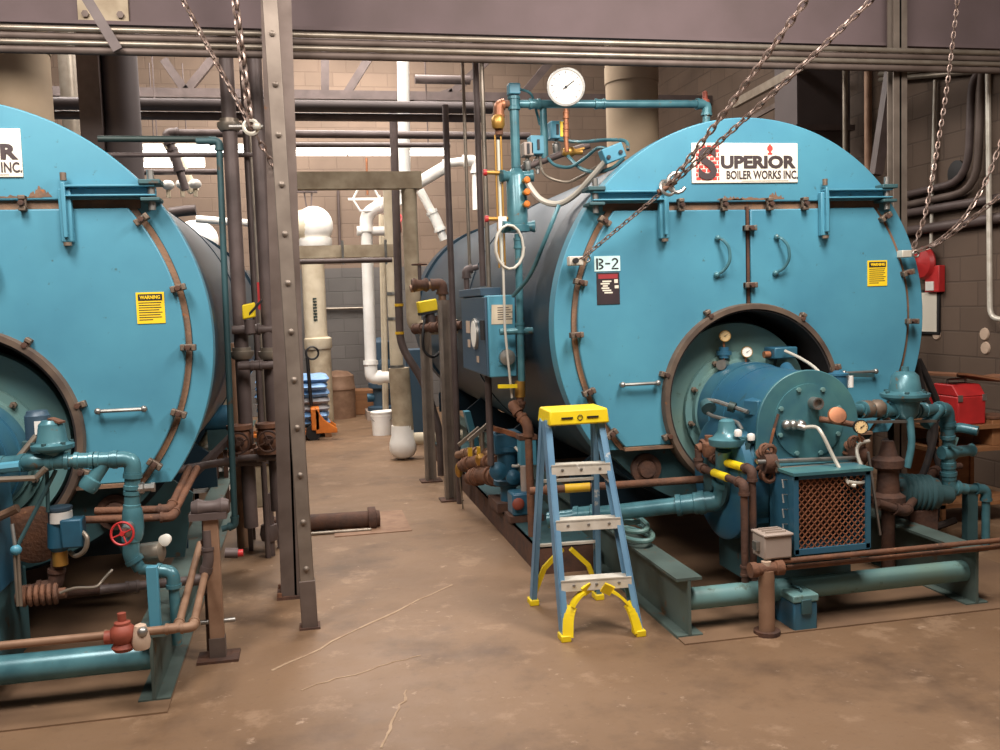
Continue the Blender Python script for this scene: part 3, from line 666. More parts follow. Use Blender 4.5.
# gas train on the right
PR = [P(838, 409, 4.32), P(872, 410, 4.4), P(905, 411, 4.48), P(947, 409, 4.68), P(949, 487, 4.72), P(966, 489, 4.72)]
pipe('gas_train', 'teal threaded gas pipe right of the burner, turning down beside shelf', 'pipe', PR, .032, 'teal_pipe', coup=((2, .35), (3, .28), (3, .62), (3, .8)))
c = P(905, 407, 4.45)
T = thing('gas_regulator', 'teal bell shaped regulator on the gas pipe right of burner', 'regulator', c)
MB().lathe(c, Z_, [(-.06, .05), (-.03, .07), (.03, .075), (.05, .12), (.06, .128), (.075, .128), (.085, .1), (.09, .085), (.17, .07), (.19, .05), (.195, .02), (.22, .018), (.22, 0)], 30).build('bonnet', 'teal_pipe', T)
for k in range(6): a = k*math.pi/3; MB().lathe(c+V((.105*math.cos(a), .105*math.sin(a), .077)), Z_, [(0, .012), (.014, .012)], 6).build('bolt', 'teal_dark', T)
MB().tube([c+V((0, -.04, -.04)), c+V((0, -.06, -.2)), c+V((-.03, -.06, -.32))], .02, 10, .05).build('drip_leg', 'teal_pipe', T)
MB().tube([P(925, 425, 4.6), P(940, 408, 4.62)], .034, 14).build('strainer_leg', 'teal_pipe', T)
c = P(872, 409, 4.38); tag(MB().lathe(c-X_*.07, V((1, .15, 0)), [(0, .036), (.02, .048), (.06, .048), (.08, .036), (.1, .048), (.13, .048), (.15, .034)], 10).build('union', 'clamp'), 'grey threaded union next to the right gas regulator', 'union')
tag(MB().bar(P(868, 422, 4.3), P(935, 421, 4.5), .02, .014).build('flat_bar', 'steel'), 'thin flat steel bar lying under the right gas regulator', 'bar')
pipe('gas_branch', 'short teal branch with tan end stub on the downpipe', 'pipe', [P(949, 430, 4.72), P(958, 427, 4.68), P(978, 431, 4.6)], .028, 'teal_pipe', elbows=False)
c = P(955, 452, 4.7); T = thing('gas_valve', 'teal valve with side lever on the right downpipe', 'valve', c-Z_*.05)
MB().lathe(c-V((.09, .0, 0)), V((1, .1, 0)), [(0, .038), (.03, .05), (.08, .05), (.1, .036), (.2, .032), (.22, .04), (.24, .025)], 16).build('body', 'teal_pipe', T); MB().bar(P(948, 444, 4.66), P(962, 450, 4.6), .02, .012).build('lever', 'teal_dark', T)
MB().bar(c+V((-.02, 0, .04)), c+V((.0, 0, .09)), .03, .03).build('stem', 'teal_worn', T)
def post_(name, label, x, y0, Yp, w, d, mt, zlow=0.0, base=None, cat='post', y1=None):
    a = P(x, y0, Yp); T = thing(name, label, cat, (a.x, a.y, zlow)); MB().box(a.x-w/2, a.x+w/2, Yp-d/2, Yp+d/2, zlow, a.z).build('upright', mt, T)
    if base: MB().box(a.x-base/2, a.x+base/2, Yp-base/2, Yp+base/2, zlow, zlow+.012).build('base_plate', 'rust_dark', T)
    return T
post_('pipe_stand', 'flat teal stand supporting the right gas pipe', 970, 487, 4.80, .07, .05, 'teal_dark', base=.12)
pipe('vent_pipe', 'small teal inverted-U pipe right of the flat stand', 'pipe', [P(962, 488, 4.78), P(986, 489, 4.78), V((P(986, 489, 4.78).x, 4.78, 0))], .024, 'teal_pipe')
# shelf unit with toolbox
A = P(942, 430, 5.25); x0, x1, ya, yb = A.x, A.x+.62, 5.25, 5.75
T = thing('shelf_unit', 'low tan wooden shelf unit under the red toolbox', 'shelf', ((x0+x1)/2, 5.5, 0)); zt = P(960, 427, 5.25).z
for x in (x0, x1-.03): 
    for y in (ya, yb-.03): MB().box(x, x+.03, y, y+.03, 0, zt).build('upright', 'wood', T)
for z in (.12, .48, zt-.025): MB().box(x0, x1, ya, yb, z, z+.025).build('shelf_board', 'wood', T)
MB().box(x0+.03, x1, yb-.02, yb, .1, zt).build('back_board', 'wood', T)
c0 = P(972, 428, 5.3); zz = zt
T = thing('toolbox', 'red metal toolbox standing on the shelf unit', 'toolbox', (c0.x, 5.45, zz)); tw = m(16, c0); th_ = m(40, c0)
MB().box(c0.x-tw, c0.x+tw, 5.3, 5.6, zz, zz+th_*.72).build('body', 'red', T, .01); MB().prism([V((c0.x-tw, 5.3, zz+th_*.72)), V((c0.x-tw, 5.6, zz+th_*.72)), V((c0.x-tw, 5.54, zz+th_)), V((c0.x-tw, 5.36, zz+th_))], X_*tw*2).build('lid', 'red', T, .006)
MB().tube([V((c0.x-.07, 5.45, zz+th_)), V((c0.x-.07, 5.45, zz+th_+.03)), V((c0.x+.07, 5.45, zz+th_+.03)), V((c0.x+.07, 5.45, zz+th_))], .007, 8, .02).build('handle', 'steel', T)
for x in (-.09, .09): MB().box(c0.x+x-.015, c0.x+x+.015, 5.292, 5.3, zz+th_*.6, zz+th_*.76).build('latch', 'steel', T)
b = MB(); n = 7; W = []
cc = P(978, 384, 5.35)
for i in range(9):
    t = i/8; W.append(V((c0.x-.12+t*.55, 5.3+.08*math.sin(t*9), zz+th_+.035+.03*math.sin(t*5+1))))
b = MB()
for i in range(8): b.hexa([W[i]+V((0, 0, 0)), W[i+1]+V((0, 0, 0)), W[i+1]+V((0, .3, -.01)), W[i]+V((0, .3, -.01)), W[i]+V((0, 0, .015)), W[i+1]+V((0, 0, .015)), W[i+1]+V((0, .3, .005)), W[i]+V((0, .3, .005))])
tag(b.build('cloth', 'cloth_brown'), 'crumpled brown cloth lying over the red toolbox', 'cloth')
cb = P(991, 461, 5.2); T = thing('parts_box', 'small orange wooden box on the middle shelf', 'box', (x1-.14, 5.36, .505)); MB().box(x1-.22, x1-.06, 5.28, 5.46, .505, .68).build('body', 'wood', T, .005); MB().box(x1-.225, x1-.055, 5.275, 5.465, .68, .70).build('lid', 'rust', T, .004)
# blower motor, hoses and gloves right of the burner
c = P(918, 493, 4.55); d = V((1, -.12, -.1)).normalized()
T = thing('electric_motor', 'grey green ribbed motor on the floor right of burner', 'motor', (c.x, c.y, 0))
MB().lathe(c-d*.17, d, [(0, .05), (.02, .085), (.05, .095)]+sum([[(.06+k*.03, .095), (.068+k*.03, .106), (.078+k*.03, .106), (.086+k*.03, .095)] for k in range(6)], [])+[(.27, .09), (.29, .055), (.36, .05), (.38, .03)], 22).build('ribbed_body', 'teal_dark', T)
MB().box(c.x-.1, c.x+.08, c.y-.07, c.y+.07, 0, c.z-.08).build('plinth', 'rust_dark', T, .01)
for k, (lab, pts) in enumerate((('black hose draped from boiler flange to floor at right', [(912, 352, 4.95), (918, 372, 4.98), (924, 396, 4.98), (935, 425, 5.0), (928, 460, 5.0), (915, 500, 4.95), (930, 528, 4.9)]), ('black hose hanging next to the right gas regulator', [(918, 360, 5.02), (930, 385, 5.02), (938, 410, 5.05), (930, 440, 5.05), (940, 470, 5.0), (935, 520, 4.95)]), ('dark cable coiled low behind the burner grille', [(885, 440, 4.75), (893, 470, 4.78), (888, 500, 4.8), (905, 525, 4.85), (930, 528, 4.85), (955, 520, 4.85)]))):
    tube_thing('hose', lab, 'hose', wave([P(*p) for p in pts]), .022, 'glove', None)
c = P(888, 470, 4.45); T = thing('gas_valve', 'rusty brown control valve behind the right chain wheel', 'valve', c-Z_*.2); MB().lathe(c-Z_*.2, Z_, [(0, .06), (.02, .09), (.06, .09), (.08, .06), (.2, .055), (.22, .085), (.26, .085), (.28, .05), (.36, .03)], 18).build('body', 'rust_dark', T)
MB().cyl(V((c.x, c.y, 0)), c-Z_*.2, .035).build('riser', 'rust_dark', T)
pipe('drain_pipe', 'rusty pipe from under the motor to the shelf', 'pipe', [P(878, 503, 4.3), P(905, 512, 4.3), P(935, 470, 5.0), P(960, 466, 5.1)], .022, 'rust_dark')
# floor level: front rails, cross pipe, post, boxes
pipe('cross_pipe', 'teal cross pipe between skid beams below the burner', 'pipe', [V((1.668, 3.97, .15)), V((3.152, 3.97, .15))], .052, 'teal_worn')
for k, (dz, lab) in enumerate(((.012, 'upper of two thin rusty pipes across the burner front'), (-.03, 'lower of two thin rusty pipes across the burner front'))):
    a = P(768, 570, 3.84); e = P(1005, 543, 3.84); pipe('drain_pipe', lab, 'pipe', [V((a.x, 3.84+k*.03,   .315+dz)), V((e.x+.25, 3.84+k*.03, .315+dz))], .0125, 'rust', elbows=False, group=None)
a = G(767, 634)
T = thing('pipe_post', 'stout tan pipe post carrying the front drain pipes', 'post', (a.x, a.y, 0)); MB().cyl(V((a.x, a.y, 0)), V((a.x, a.y, .30)), .036).build('upright', 'tan_pipe', T); MB().lathe(V((a.x-.08, a.y, .305)), X_, [(0, .035), (.03, .035), (.035, .028), (.12, .028), (.125, .035), (.16, .035)], 14).build('tee', 'rust', T); MB().cyl(V((a.x, a.y, 0)), V((a.x, a.y, .02)), .06).build('foot', 'rust_dark', T)
MB().cyl(V((a.x, a.y, .29)), V((a.x, a.y, .34)), .022).build('cap', 'pinkish', T)
a = G(805, 631)
T = thing('steel_box', 'teal steel ammunition style box on the floor by the post', 'box', (a.x, a.y+.1, 0))
MB().box(a.x-.055, a.x+.065, a.y, a.y+.19, 0, .135).build('body', 'burner_blue', T, .008); MB().box(a.x-.06, a.x+.07, a.y-.005, a.y+.195, .135, .17).build('lid', 'teal_worn', T, .006)
MB().box(a.x-.02, a.x+.03, a.y-.012, a.y, .08, .15).build('latch', 'teal_dark', T, .003); MB().tube([V((a.x+.005, a.y+.04, .17)), V((a.x+.005, a.y+.04, .185)), V((a.x+.005, a.y+.15, .185)), V((a.x+.005, a.y+.15, .17))], .006, 6, .01).build('handle', 'teal_dark', T)
a = G(772, 620); T = thing('conduit_fitting', 'shiny grey conduit fitting on the floor beside the post', 'fitting', (a.x, a.y+.04, 0)); MB().lathe(a+V((-.03, .05, .045)), V((1, .25, .25)), [(0, .03), (.04, .045), (.06, .045), (.07, .03), (.12, .028)], 12).build('body', 'steel', T); MB().ball(a+V((.06, .05, .075)), .03).build('nut', 'alu', T)
c = P(772, 544, 3.88); T = thing('junction_box', 'grey junction box with ribbed cover left of the grille', 'box', c-Z_*.05)
w2 = m(15, c); MB().box(c.x-w2, c.x+w2, 3.82, 3.94, c.z-.055, c.z+.05).build('body', 'grey_box', T, .008)
MB().box(c.x-w2-.004, c.x+w2+.004, 3.812, 3.945, c.z+.05, c.z+.062).build('cover', 'grey_box', T, .004)
for k in range(3): MB().box(c.x-w2+.02, c.x+w2-.02, 3.84+k*.035, 3.85+k*.035, c.z+.062, c.z+.07).build('rib', 'grey_box', T)
MB().box(c.x-w2-.02, c.x-w2, 3.86, 3.90, c.z-.02, c.z+.02).build('conduit_hub', 'steel', T)
tube_thing('hose', 'grey green hose coil lying on the left skid of the far boiler', 'hose', wave([V((1.66+.08*math.cos(k*.7), 4.55+.2*math.sin(k*.7)+k*.008, .298+k*.0035)) for k in range(26)], 3), .013, 'teal_worn', None)

# ================================================================== STEPLADDER
FL, FR = G(562, 640), G(641, 634); TL, TR = P(544, 421, 4.27), P(601, 419, 4.27)
BL, BR = G(531, 604), G(600, 598); KL, KR = P(541, 420, 4.34), P(596, 418, 4.34)
T = thing('stepladder', 'blue fibreglass stepladder with yellow top standing before the boiler', 'stepladder', (FL+FR+BL+BR)/4)
def rail(a, b, w, d, name='front_rail'):
    dr = (b-a).normalized(); sx = X_; ny = dr.cross(sx).normalized(); k = MB()
    s2 = 1 if (a.x < (FL.x+FR.x)/2) else -1
    k.bar(a, b, .006, d, ny); 
    for q_ in (-1, 1): k.bar(a+sx*s2*w/2+ny*q_*(d/2-.003), b+sx*s2*w/2+ny*q_*(d/2-.003), w, .006, ny)
    return k.build(name, 'ladder_blue', T)
for a, b in ((FL, TL), (FR, TR)): rail(a, b, .028, .065)
for a, b in ((BL, KL), (BR, KR)): rail(a, b, .024, .045, 'rear_rail')
for t in (.265, .535, .79):
    a, b = FL.lerp(TL, t), FR.lerp(TR, t); a += X_*.008; b -= X_*.008
    st_ = MB().obox((a+b)/2, b-a, Y_, Z_, (b-a).length, .085, .008); st_.obox((a+b)/2+V((0, -.04, -.018)), b-a, Y_, Z_, (b-a).length, .005, .052); st_.obox((a+b)/2+V((0, .04, -.015)), b-a, Y_, Z_, (b-a).length, .005, .035)
    so = st_.build('step', 'alu', T)
    for q_ in (.18, .5, .82): p = a.lerp(b, q_)+V((0, -.043, -.018)); MB().lathe(p, -Y_, [(0, .008), (.003, .006), (.004, 0)], 8).build('rivet', 'steel', so)
a, b = FL.lerp(TL, .74), FR.lerp(TR, .74)
for s2, q_ in ((1, FL), (-1, FR)):
    e = (FL if s2 > 0 else FR).lerp(TL if s2 > 0 else TR, .70)+X_*s2*.01; f_ = (FL if s2 > 0 else FR).lerp(TL if s2 > 0 else TR, .78)+X_*s2*.075+Y_*.02
    MB().bar(e, f_, .018, .004, Y_).build('step_brace', 'alu', T)
    # arched yellow foot brace
    rl = (FL, TL) if s2 > 0 else (FR, TR)
    cu = [rl[0].lerp(rl[1], .02)+X_*s2*.02, rl[0].lerp(rl[1], .12)+X_*s2*.035, rl[0].lerp(rl[1], .19)+X_*s2*.08, rl[0].lerp(rl[1], .235)+X_*s2*.15]
    cu = wave(cu, 5); b_ = MB()
    for i in range(len(cu)-1): b_.bar(cu[i]-Y_*.035, cu[i+1]-Y_*.035+(cu[i+1]-cu[i])*.15, .012, .05, V((s2*.7, 0, .7)))
    b_.build('foot_brace', 'yellow', T)
    rb = (BL, KL) if s2 > 0 else (BR, KR)
    cu = [rb[0].lerp(rb[1], .06)+X_*s2*.015, rb[0].lerp(rb[1], .20)+X_*s2*.06, rb[0].lerp(rb[1], .30)+X_*s2*.15]
    b_ = MB()
    for i in range(2): b_.bar(cu[i], cu[i+1], .024, .02, Y_)
    b_.build('rear_brace', 'yellow', T)
for p in (FL, FR, BL, BR):
    s2 = 1 if p.x < 1.27 else -1; MB().box(p.x-.012 if s2 > 0 else p.x-.035, p.x+.035 if s2 > 0 else p.x+.012, p.y-.04, p.y+.035, 0, .03).build('foot', 'yellow' , T, .004)
for t in (.33, .68):
    MB().bar(BL.lerp(KL, t), BR.lerp(KR, t), .025, .012).build('rear_bar', 'alu', T)
xa, xb = P(542, 415, 4.24).x+.022, P(607, 415, 4.24).x; za = P(570, 424, 4.24).z; zb2 = P(570, 409, 4.24).z
cp = MB().hexa([V((xa, 4.2, za)), V((xb, 4.2, za)), V((xb, 4.42, za)), V((xa, 4.42, za)), V((xa+.008, 4.205, zb2)), V((xb-.008, 4.205, zb2)), V((xb-.008, 4.41, zb2)), V((xa+.008, 4.41, zb2))]).build('top_cap', 'yellow', T, .008)
for u_ in (.3, .72): MB().box(xa+(xb-xa)*u_-.028, xa+(xb-xa)*u_+.028, 4.197, 4.2035, za+.03, za+.038).build('slot', 'black', cp)
b = MB(); b.ring(V((xa+(xb-xa)*.51, 4.199, za+.034)), Y_, .012, .002, 14, 5); b.build('slot', 'black', cp)
# ================================================================== STRUCTURE OF THE BUILDING: POSTS, GIRDER, OVERHEAD PIPES
def ibeam(name, a, b, w, h, t, mt, up, parent=None):
    d = (b-a).normalized(); u = d.cross(up).normalized(); v = u.cross(d); k = MB()
    k.bar(a, b, t, h, up); 
    for s_ in (-1, 1): k.bar(a+v*s_*(h-t)/2, b+v*s_*(h-t)/2, w, t, up)
    return k.build(name, mt, parent)
a = G(296, 597); zt = 3.62
T = thing('steel_column', 'dark steel column standing behind the bolted strut in the aisle', 'column', (a.x, a.y, 0))
top = P(276, 0, a.y); k = (top.x-a.x)/top.z
ibeam('shaft', V((a.x, a.y+.06, .01)), V((a.x+k*4.6, a.y+.06, 4.6)), .155, .15, .012, 'steel_col', Y_, T)
MB().box(a.x-.1, a.x+.1, a.y-.04, a.y+.16, 0, .015).build('base_plate', 'rust_dark', T)
for sx, sy in ((-.085, -.025), (.085, -.025), (-.085, .145), (.085, .145)): MB().lathe(V((a.x+sx, a.y+sy, .015)), Z_, [(0, .014), (.02, .014), (.022, 0)], 6).build('anchor_bolt', 'rust', T)
a = G(310, 627); top = P(270, 0, a.y); d = (top-a); e = a+d*(4.5/top.z)
T = thing('steel_strut', 'lighter bolted square strut leaning in front of the aisle column', 'strut', (a.x, a.y, 0))
MB().bar(a+Z_*.01, e, .068, .06, Y_).build('tube', 'steel_strut', T, .004)
MB().bar(a, a+d.normalized()*.24, .078, .07, Y_).build('shoe', 'steel_col', T, .004)
for q_ in range(14):
    p = a+d.normalized()*(.3+q_*.23)-Y_*.03; MB().lathe(p, -Y_, [(0, .014), (.008, .014), (.014, .006), (.016, 0)], 8).build('bolt', 'steel_strut', T)
MB().box(a.x-.05, a.x+.05, a.y-.045, a.y+.045, 0, .01).build('base_plate', 'rust_dark', T)
# right column
a = P(903, 150, 5.3)
T = thing('steel_column', 'steel column behind the right shoulder of the B-2 boiler', 'column', (a.x, 5.3, 0))
ibeam('shaft', V((a.x, 5.36, .012)), V((a.x, 5.36, 4.6)), .095, .07, .012, 'steel_strut', Y_, T); MB().box(a.x-.1, a.x+.1, 5.26, 5.46, 0, .012).build('base_plate', 'rust_dark', T)
# girder
zg = P(575, 37, 5.5).z
T = thing('girder', 'deep grey purple steel girder across the top of the photo', 'beam', (0, 5.6, zg))
MB().box(XL, XW, 5.56, 5.60, zg+.015, zg+1.0).build('web', 'girder', T); MB().box(XL, XW, 5.50, 5.66, zg, zg+.02).build('flange', 'girder', T); MB().box(XL, XW, 5.50, 5.66, zg+1.0, zg+1.02).build('flange', 'girder', T)
c_ = P(98, 10, 5.45); T = thing('girder_plate', 'tan bolted plate on the girder at upper left', 'plate', c_); MB().box(c_.x-.12, c_.x+.14, 5.535, 5.559, c_.z-.06, c_.z+.22).build('plate', 'insul_old', T)
for s_ in (-.08, .1): MB().lathe(V((c_.x+s_, 5.535, c_.z)), -Y_, [(0, .02), (.02, .02), (.022, 0)], 6).build('bolt', 'steel_col', T)
tag(MB().bar(P(84, -6, 5.2), P(118, 50, 5.2), .05, .02, Y_).build('strap', 'dark_pipe'), 'dark strap slanting across the girder plate at upper left', 'strap')
def xpipe(name, label, x0, y0, Yp, r, mt, xa, xb, cat='pipe', group=None, box=False):
    c_ = P(x0, y0, Yp); b_ = MB()
    if box: b_.box(xa, xb, Yp-r, Yp+r, c_.z-r, c_.z+r)
    else: b_.cyl(V((xa, Yp, c_.z)), V((xb, Yp, c_.z)), r, seg=12)
    return tag(b_.build(name, mt), label, cat, group)
for k, (y, Yp, rr, mt_, lab) in enumerate(((37, 5.25, .016, 'conduit', 'thin pale conduit directly under the girder flange'), (44, 5.27, .020, 'steel_col', 'dark conduit second below the girder'), (50, 5.25, .015, 'conduit', 'pale pipe third below the girder'), (57, 5.27, .022, 'steel_col', 'dark pipe lowest of the run under the girder'))):
    xpipe('conduit', lab, 380, y, Yp, rr, mt_, XL, XW, 'pipe')
# crossing pipes behind
def at_x(x, y, Yp): return P(x, y, Yp).x
xpipe('pipe', 'thick grey horizontal pipe high behind the posts', 200, 105, 8.0, .05, 'duct', at_x(40, 105, 8), at_x(492, 108, 8))
xpipe('pipe', 'dark horizontal pipe running just under the thick grey one', 200, 116, 8.05, .035, 'dark_pipe', at_x(40, 116, 8.05), at_x(482, 118, 8.05))
pipe('pipe', 'dark pipe with elbow above the lamp, turning down at left', 'pipe', [P(530, 136, 9.0), P(166, 133, 9.0), P(176, 160, 9.0), P(186, 190, 9.0)], .036, 'dark_pipe')
xpipe('pipe', 'thin dark pipe directly above the fluorescent lamp', 350, 145, 9.2, .025, 'dark_pipe', at_x(268, 145, 9.2), at_x(450, 146, 9.2))
xpipe('pipe', 'thin dark pipe below the fluorescent lamp at left', 180, 172, 9.4, .028, 'dark_pipe', at_x(130, 172, 9.4), at_x(222, 173, 9.4))
xpipe('pipe', 'teal green pipe across the lamp by the left flue', 150, 139, 5.35, .017, 'dark_green', at_x(98, 139, 5.35), at_x(216, 140, 5.35))
xpipe('pipe', 'thin dark pipe below the teal green one at left', 150, 155, 5.9, .014, 'dark_pipe', at_x(100, 155, 5.9), at_x(262, 156, 5.9))
# roof truss
Yt = 11.2
T = thing('roof_truss', 'dark steel roof truss seen through the gap below the girder', 'truss', (0, Yt, P(300, 92, Yt).z))
zb_ = P(300, 95, Yt).z; zt_ = P(300, 40, Yt).z
for nm, z in (('bottom_chord', zb_), ('top_chord', zt_)): MB().box(XL, XW, Yt-.05, Yt+.05, z-.05, z+.05).build(nm, 'dark_pipe', T)
for x0_, y0_, x1_, y1_ in ((212, 60, 186, 92), (164, 60, 186, 92), (325, 52, 325, 100), (374, 50, 344, 98), (396, 112, 452, 92), (447, 98, 520, 30), (560, 50, 520, 98), (110, 50, 90, 95)):
    MB().bar(P(x0_, y0_, Yt), P(x1_, y1_, Yt), .09, .09, Y_).build('diagonal', 'dark_pipe', T)
xpipe('pipe', 'short dark pipe stub high right of the white riser', 460, 80, 10.5, .05, 'dark_pipe', at_x(415, 80, 10.5), at_x(470, 80, 10.5))
# joists over the back of the hall
for k in range(5): xpipe('roof_joist', 'dark roof joist under the ceiling, %s from the front' % ('first', 'second', 'third', 'fourth', 'last')[k], 300, 40, 6.6+k*1.6, .06, 'dark_pipe', XL, XW, 'beam', 'roof joists', True).location.z = 5.75
# fluorescent lamps
def lamp(label, xa, xb, y, Yp, n):
    A, B_ = P(xa, y, Yp), P(xb, y, Yp); T = thing('fluorescent_light', label, 'light', ((A.x+B_.x)/2, Yp, A.z))
    MB().prism([V((A.x, Yp+yy, A.z+zz)) for yy, zz in ((-.09, .02), (.09, .02), (.05, .09), (-.05, .09))], X_*(B_.x-A.x)).build('housing', 'white', T)
    for k in range(n):
        x0_, x1_ = A.x+(B_.x-A.x)*(k+.01)/n, A.x+(B_.x-A.x)*(k+.99)/n
        for yy in (-.04, .04): MB().cyl(V((x0_, Yp+yy, A.z)), V((x1_, Yp+yy, A.z)), .022, seg=10).build('tube', 'tube_glow', T)
    for x in (A.x+.2, B_.x-.2): MB().cyl(V((x, Yp, A.z+.09)), V((x, Yp, zt_-.04)), .008, seg=6).build('hanger', 'dark_pipe', T)
lamp('long lit fluorescent light hanging across the middle of the hall', 138, 446, 153, 10.6, 3)
lamp('shorter lit fluorescent light lower down behind the left flue', 138, 205, 165, 12.2, 1)

# flues and ducts
def flue(label, x, wpx, y0, y1, Yp, mt, collar=True, z0=None, name='flue_stack', cat='flue'):
    c_ = P(x, (y0+y1)/2, Yp); r = m(wpx/2, c_); zb2 = P(x, y1, Yp).z if z0 is None else z0; ztop = 5.6
    T = thing(name, label, cat, (c_.x, Yp, zb2)); MB().cyl(V((c_.x, Yp, zb2)), V((c_.x, Yp, ztop)), r, seg=32).build('pipe', mt, T)
    if collar:
        zc = P(x, y0+14, Yp).z; MB().lathe(V((c_.x, Yp, zc)), Z_, [(0, r), (0, r*1.03), (.12, r*1.03), (.12, r)], 32, False).build('collar', mt, T)
        MB().lathe(V((c_.x, Yp, zb2)), Z_, [(0, r*1.25), (.03, r*1.25), (.03, r)], 32).build('base_flange', mt, T)
    return T
flue('tan flue stack rising behind the B-2 boiler', 632, 52, 70, 142, 6.75, 'stack', True, 2.46)
flue('tan flue stack rising behind the left boiler', 14, 68, 40, 112, 6.3, 'stack', True, 2.47)
flue('grey round flue beside the square dark duct', 121, 36, 45, 165, 7.0, 'duct', False, 2.35)
flue('pale narrow flue between the tan stack and dark duct', 69, 17, 45, 130, 9.5, 'conduit', False, 2.3)
a = P(91, 90, 6.9); tag(MB().box(a.x-.07, a.x+.07, 6.83, 6.97, 2.3, 5.6).build('square_duct', 'dark_pipe'), 'square dark duct standing at the left behind the boiler', 'duct')
a, e = P(797, 90, 7.7), P(850, 90, 7.7); T = thing('ventilation_duct', 'wide dark vertical duct behind the B-2 boiler', 'duct', ((a.x+e.x)/2, 7.9, 0)); MB().box(a.x, e.x, 7.7, 8.1, 0, 5.6).build('body', 'duct', T)
for z in (2.2, 3.0, 3.8): MB().box(a.x-.03, e.x+.03, 7.67, 8.13, z, z+.05).build('joint_flange', 'dark_pipe', T)
a = P(868, 100, 7.0); pipe('pipe', 'reddish vertical pipe behind the right end of the boiler top', 'pipe', [V((a.x, 7.0, .0)), V((a.x, 7.0, 5.0))], .03, 'tan_pipe', elbows=False)
a = P(845, 120, 7.4); pipe('conduit', 'thin grey vertical conduit in front of the wide dark duct', 'pipe', [V((a.x, 7.4, .0)), V((a.x, 7.4, 5.0))], .022, 'conduit', elbows=False)
a, e = P(735, 104, 9.0), P(900, 14, 6.2); tag(MB().bar(a, e, .05, .08).build('brace', 'conduit'), 'long pale brace slanting up towards the top right', 'brace')
tag(MB().bar(P(742, 124, 9.6), P(826, 78, 8.2), .03, .05).build('brace', 'steel_col'), 'shorter dark brace slanting behind the boiler top', 'brace')
a, e = P(893, 60, 6.2), P(876, 175, 6.2); tag(MB().bar(a, e, .07, .07).build('brace', 'dark_pipe'), 'dark diagonal brace beside the right steel column', 'brace')

# right wall fittings
def wallpipe(name, label, pts, r, mt, off=.06, elbows=False, cat='pipe'): return pipe(name, label, cat, [PX(x, y, XW-off) for x, y in pts], r, mt, elbows=elbows, fr=.25)
wallpipe('conduit', 'inner of two dark conduits bending up the right wall', [(902, 196), (968, 180), (972, 70), (1010, 62)], .03, 'dark_pipe')
wallpipe('conduit', 'outer of two dark conduits bending up the right wall', [(902, 206), (977, 190), (982, 62), (1010, 54)], .03, 'steel_col')
wallpipe('conduit', 'upper straight dark pipe low on the right wall', [(902, 214), (1012, 196)], .035, 'dark_pipe', .05)
wallpipe('conduit', 'lower straight dark pipe low on the right wall', [(902, 232), (1012, 216)], .04, 'dark_pipe', .05)
wallpipe('conduit', 'upper of two pale conduits high on right wall', [(880, 74), (1012, 60)], .022, 'conduit', .05)
wallpipe('conduit', 'lower of two pale conduits high on right wall', [(880, 80), (1012, 68)], .022, 'conduit', .05)
wallpipe('conduit', 'thin bright vertical conduit left on the right wall, above the alarm bell', [(935, 80), (931, 245)], .014, 'alu', .035)
wallpipe('conduit', 'bright vertical conduit with bend at the right photo edge', [(988, 60), (990, 318), (1008, 320)], .02, 'alu', .10)
a = PX(958, 173, XW); tag(MB().lathe(a, -X_, [(0, .10), (.02, .10), (.025, .06), (.03, 0)], 20).build('round_cover', 'black'), 'small dark round cover on the right wall', 'cover')
a = PX(930, 263, XW)
T = thing('alarm_bell', 'red round fire alarm bell on the right wall', 'bell', a)
MB().lathe(a, -X_, [(0, .04), (.04, .05), (.045, .135), (.06, .14), (.09, .12), (.105, .06), (.115, .02), (.12, 0)], 28).build('gong', 'red', T)
a = PX(938, 280, XW)
T = thing('alarm_box', 'red fire alarm box with pale front below the bell', 'alarm', a); MB().box(XW-.06, XW, a.y-.09, a.y+.09, a.z-.1, a.z+.12).build('case', 'red', T, .006); MB().box(XW-.068, XW-.06, a.y-.03, a.y+.07, a.z-.085, a.z-.01).build('front_plate', 'white', T)
a = PX(926, 312, XW); T = thing('notice_frame', 'pale framed notice on the right wall under the alarm', 'frame', a); MB().box(XW-.02, XW, a.y-.19, a.y+.19, a.z-.19, a.z+.19).build('frame', 'black', T, .004); MB().box(XW-.024, XW-.018, a.y-.165, a.y+.165, a.z-.165, a.z+.165).build('paper', 'paper', T)
for k, (x, y) in enumerate(((937, 334), (985, 334), (986, 348))): a = PX(x, y, XW); tag(MB().lathe(a, -X_, [(0, .05), (.012, .045), (.014, 0)], 12).build('wall_patch', 'pinkish'), ('pale plaster patch on the right wall near notice', 'upper pale plaster patch above the toolbox', 'lower pale plaster patch above the toolbox')[k], 'patch')

# pale scratched lines and saw cuts in the concrete
for k, (A, E_, w_) in enumerate((((272, 671), (452, 585), .014), ((384, 748), (408, 690), .012), ((300, 690), (420, 655), .008))):
    a, e = G(*A), G(*E_); b_ = MB(); n_ = 14; pr_ = None
    px_ = (e-a).normalized().cross(Z_); L_ = [a.lerp(e, i/n_)+px_*random.uniform(-.012, .012) for i in range(n_+1)]
    for i in range(n_): b_.bar(L_[i]+Z_*.0012, L_[i+1]+Z_*.0012, w_*random.uniform(.5, 1.1), .002)
    struct('trim_%d' % (3+k), b_, 'scratch')
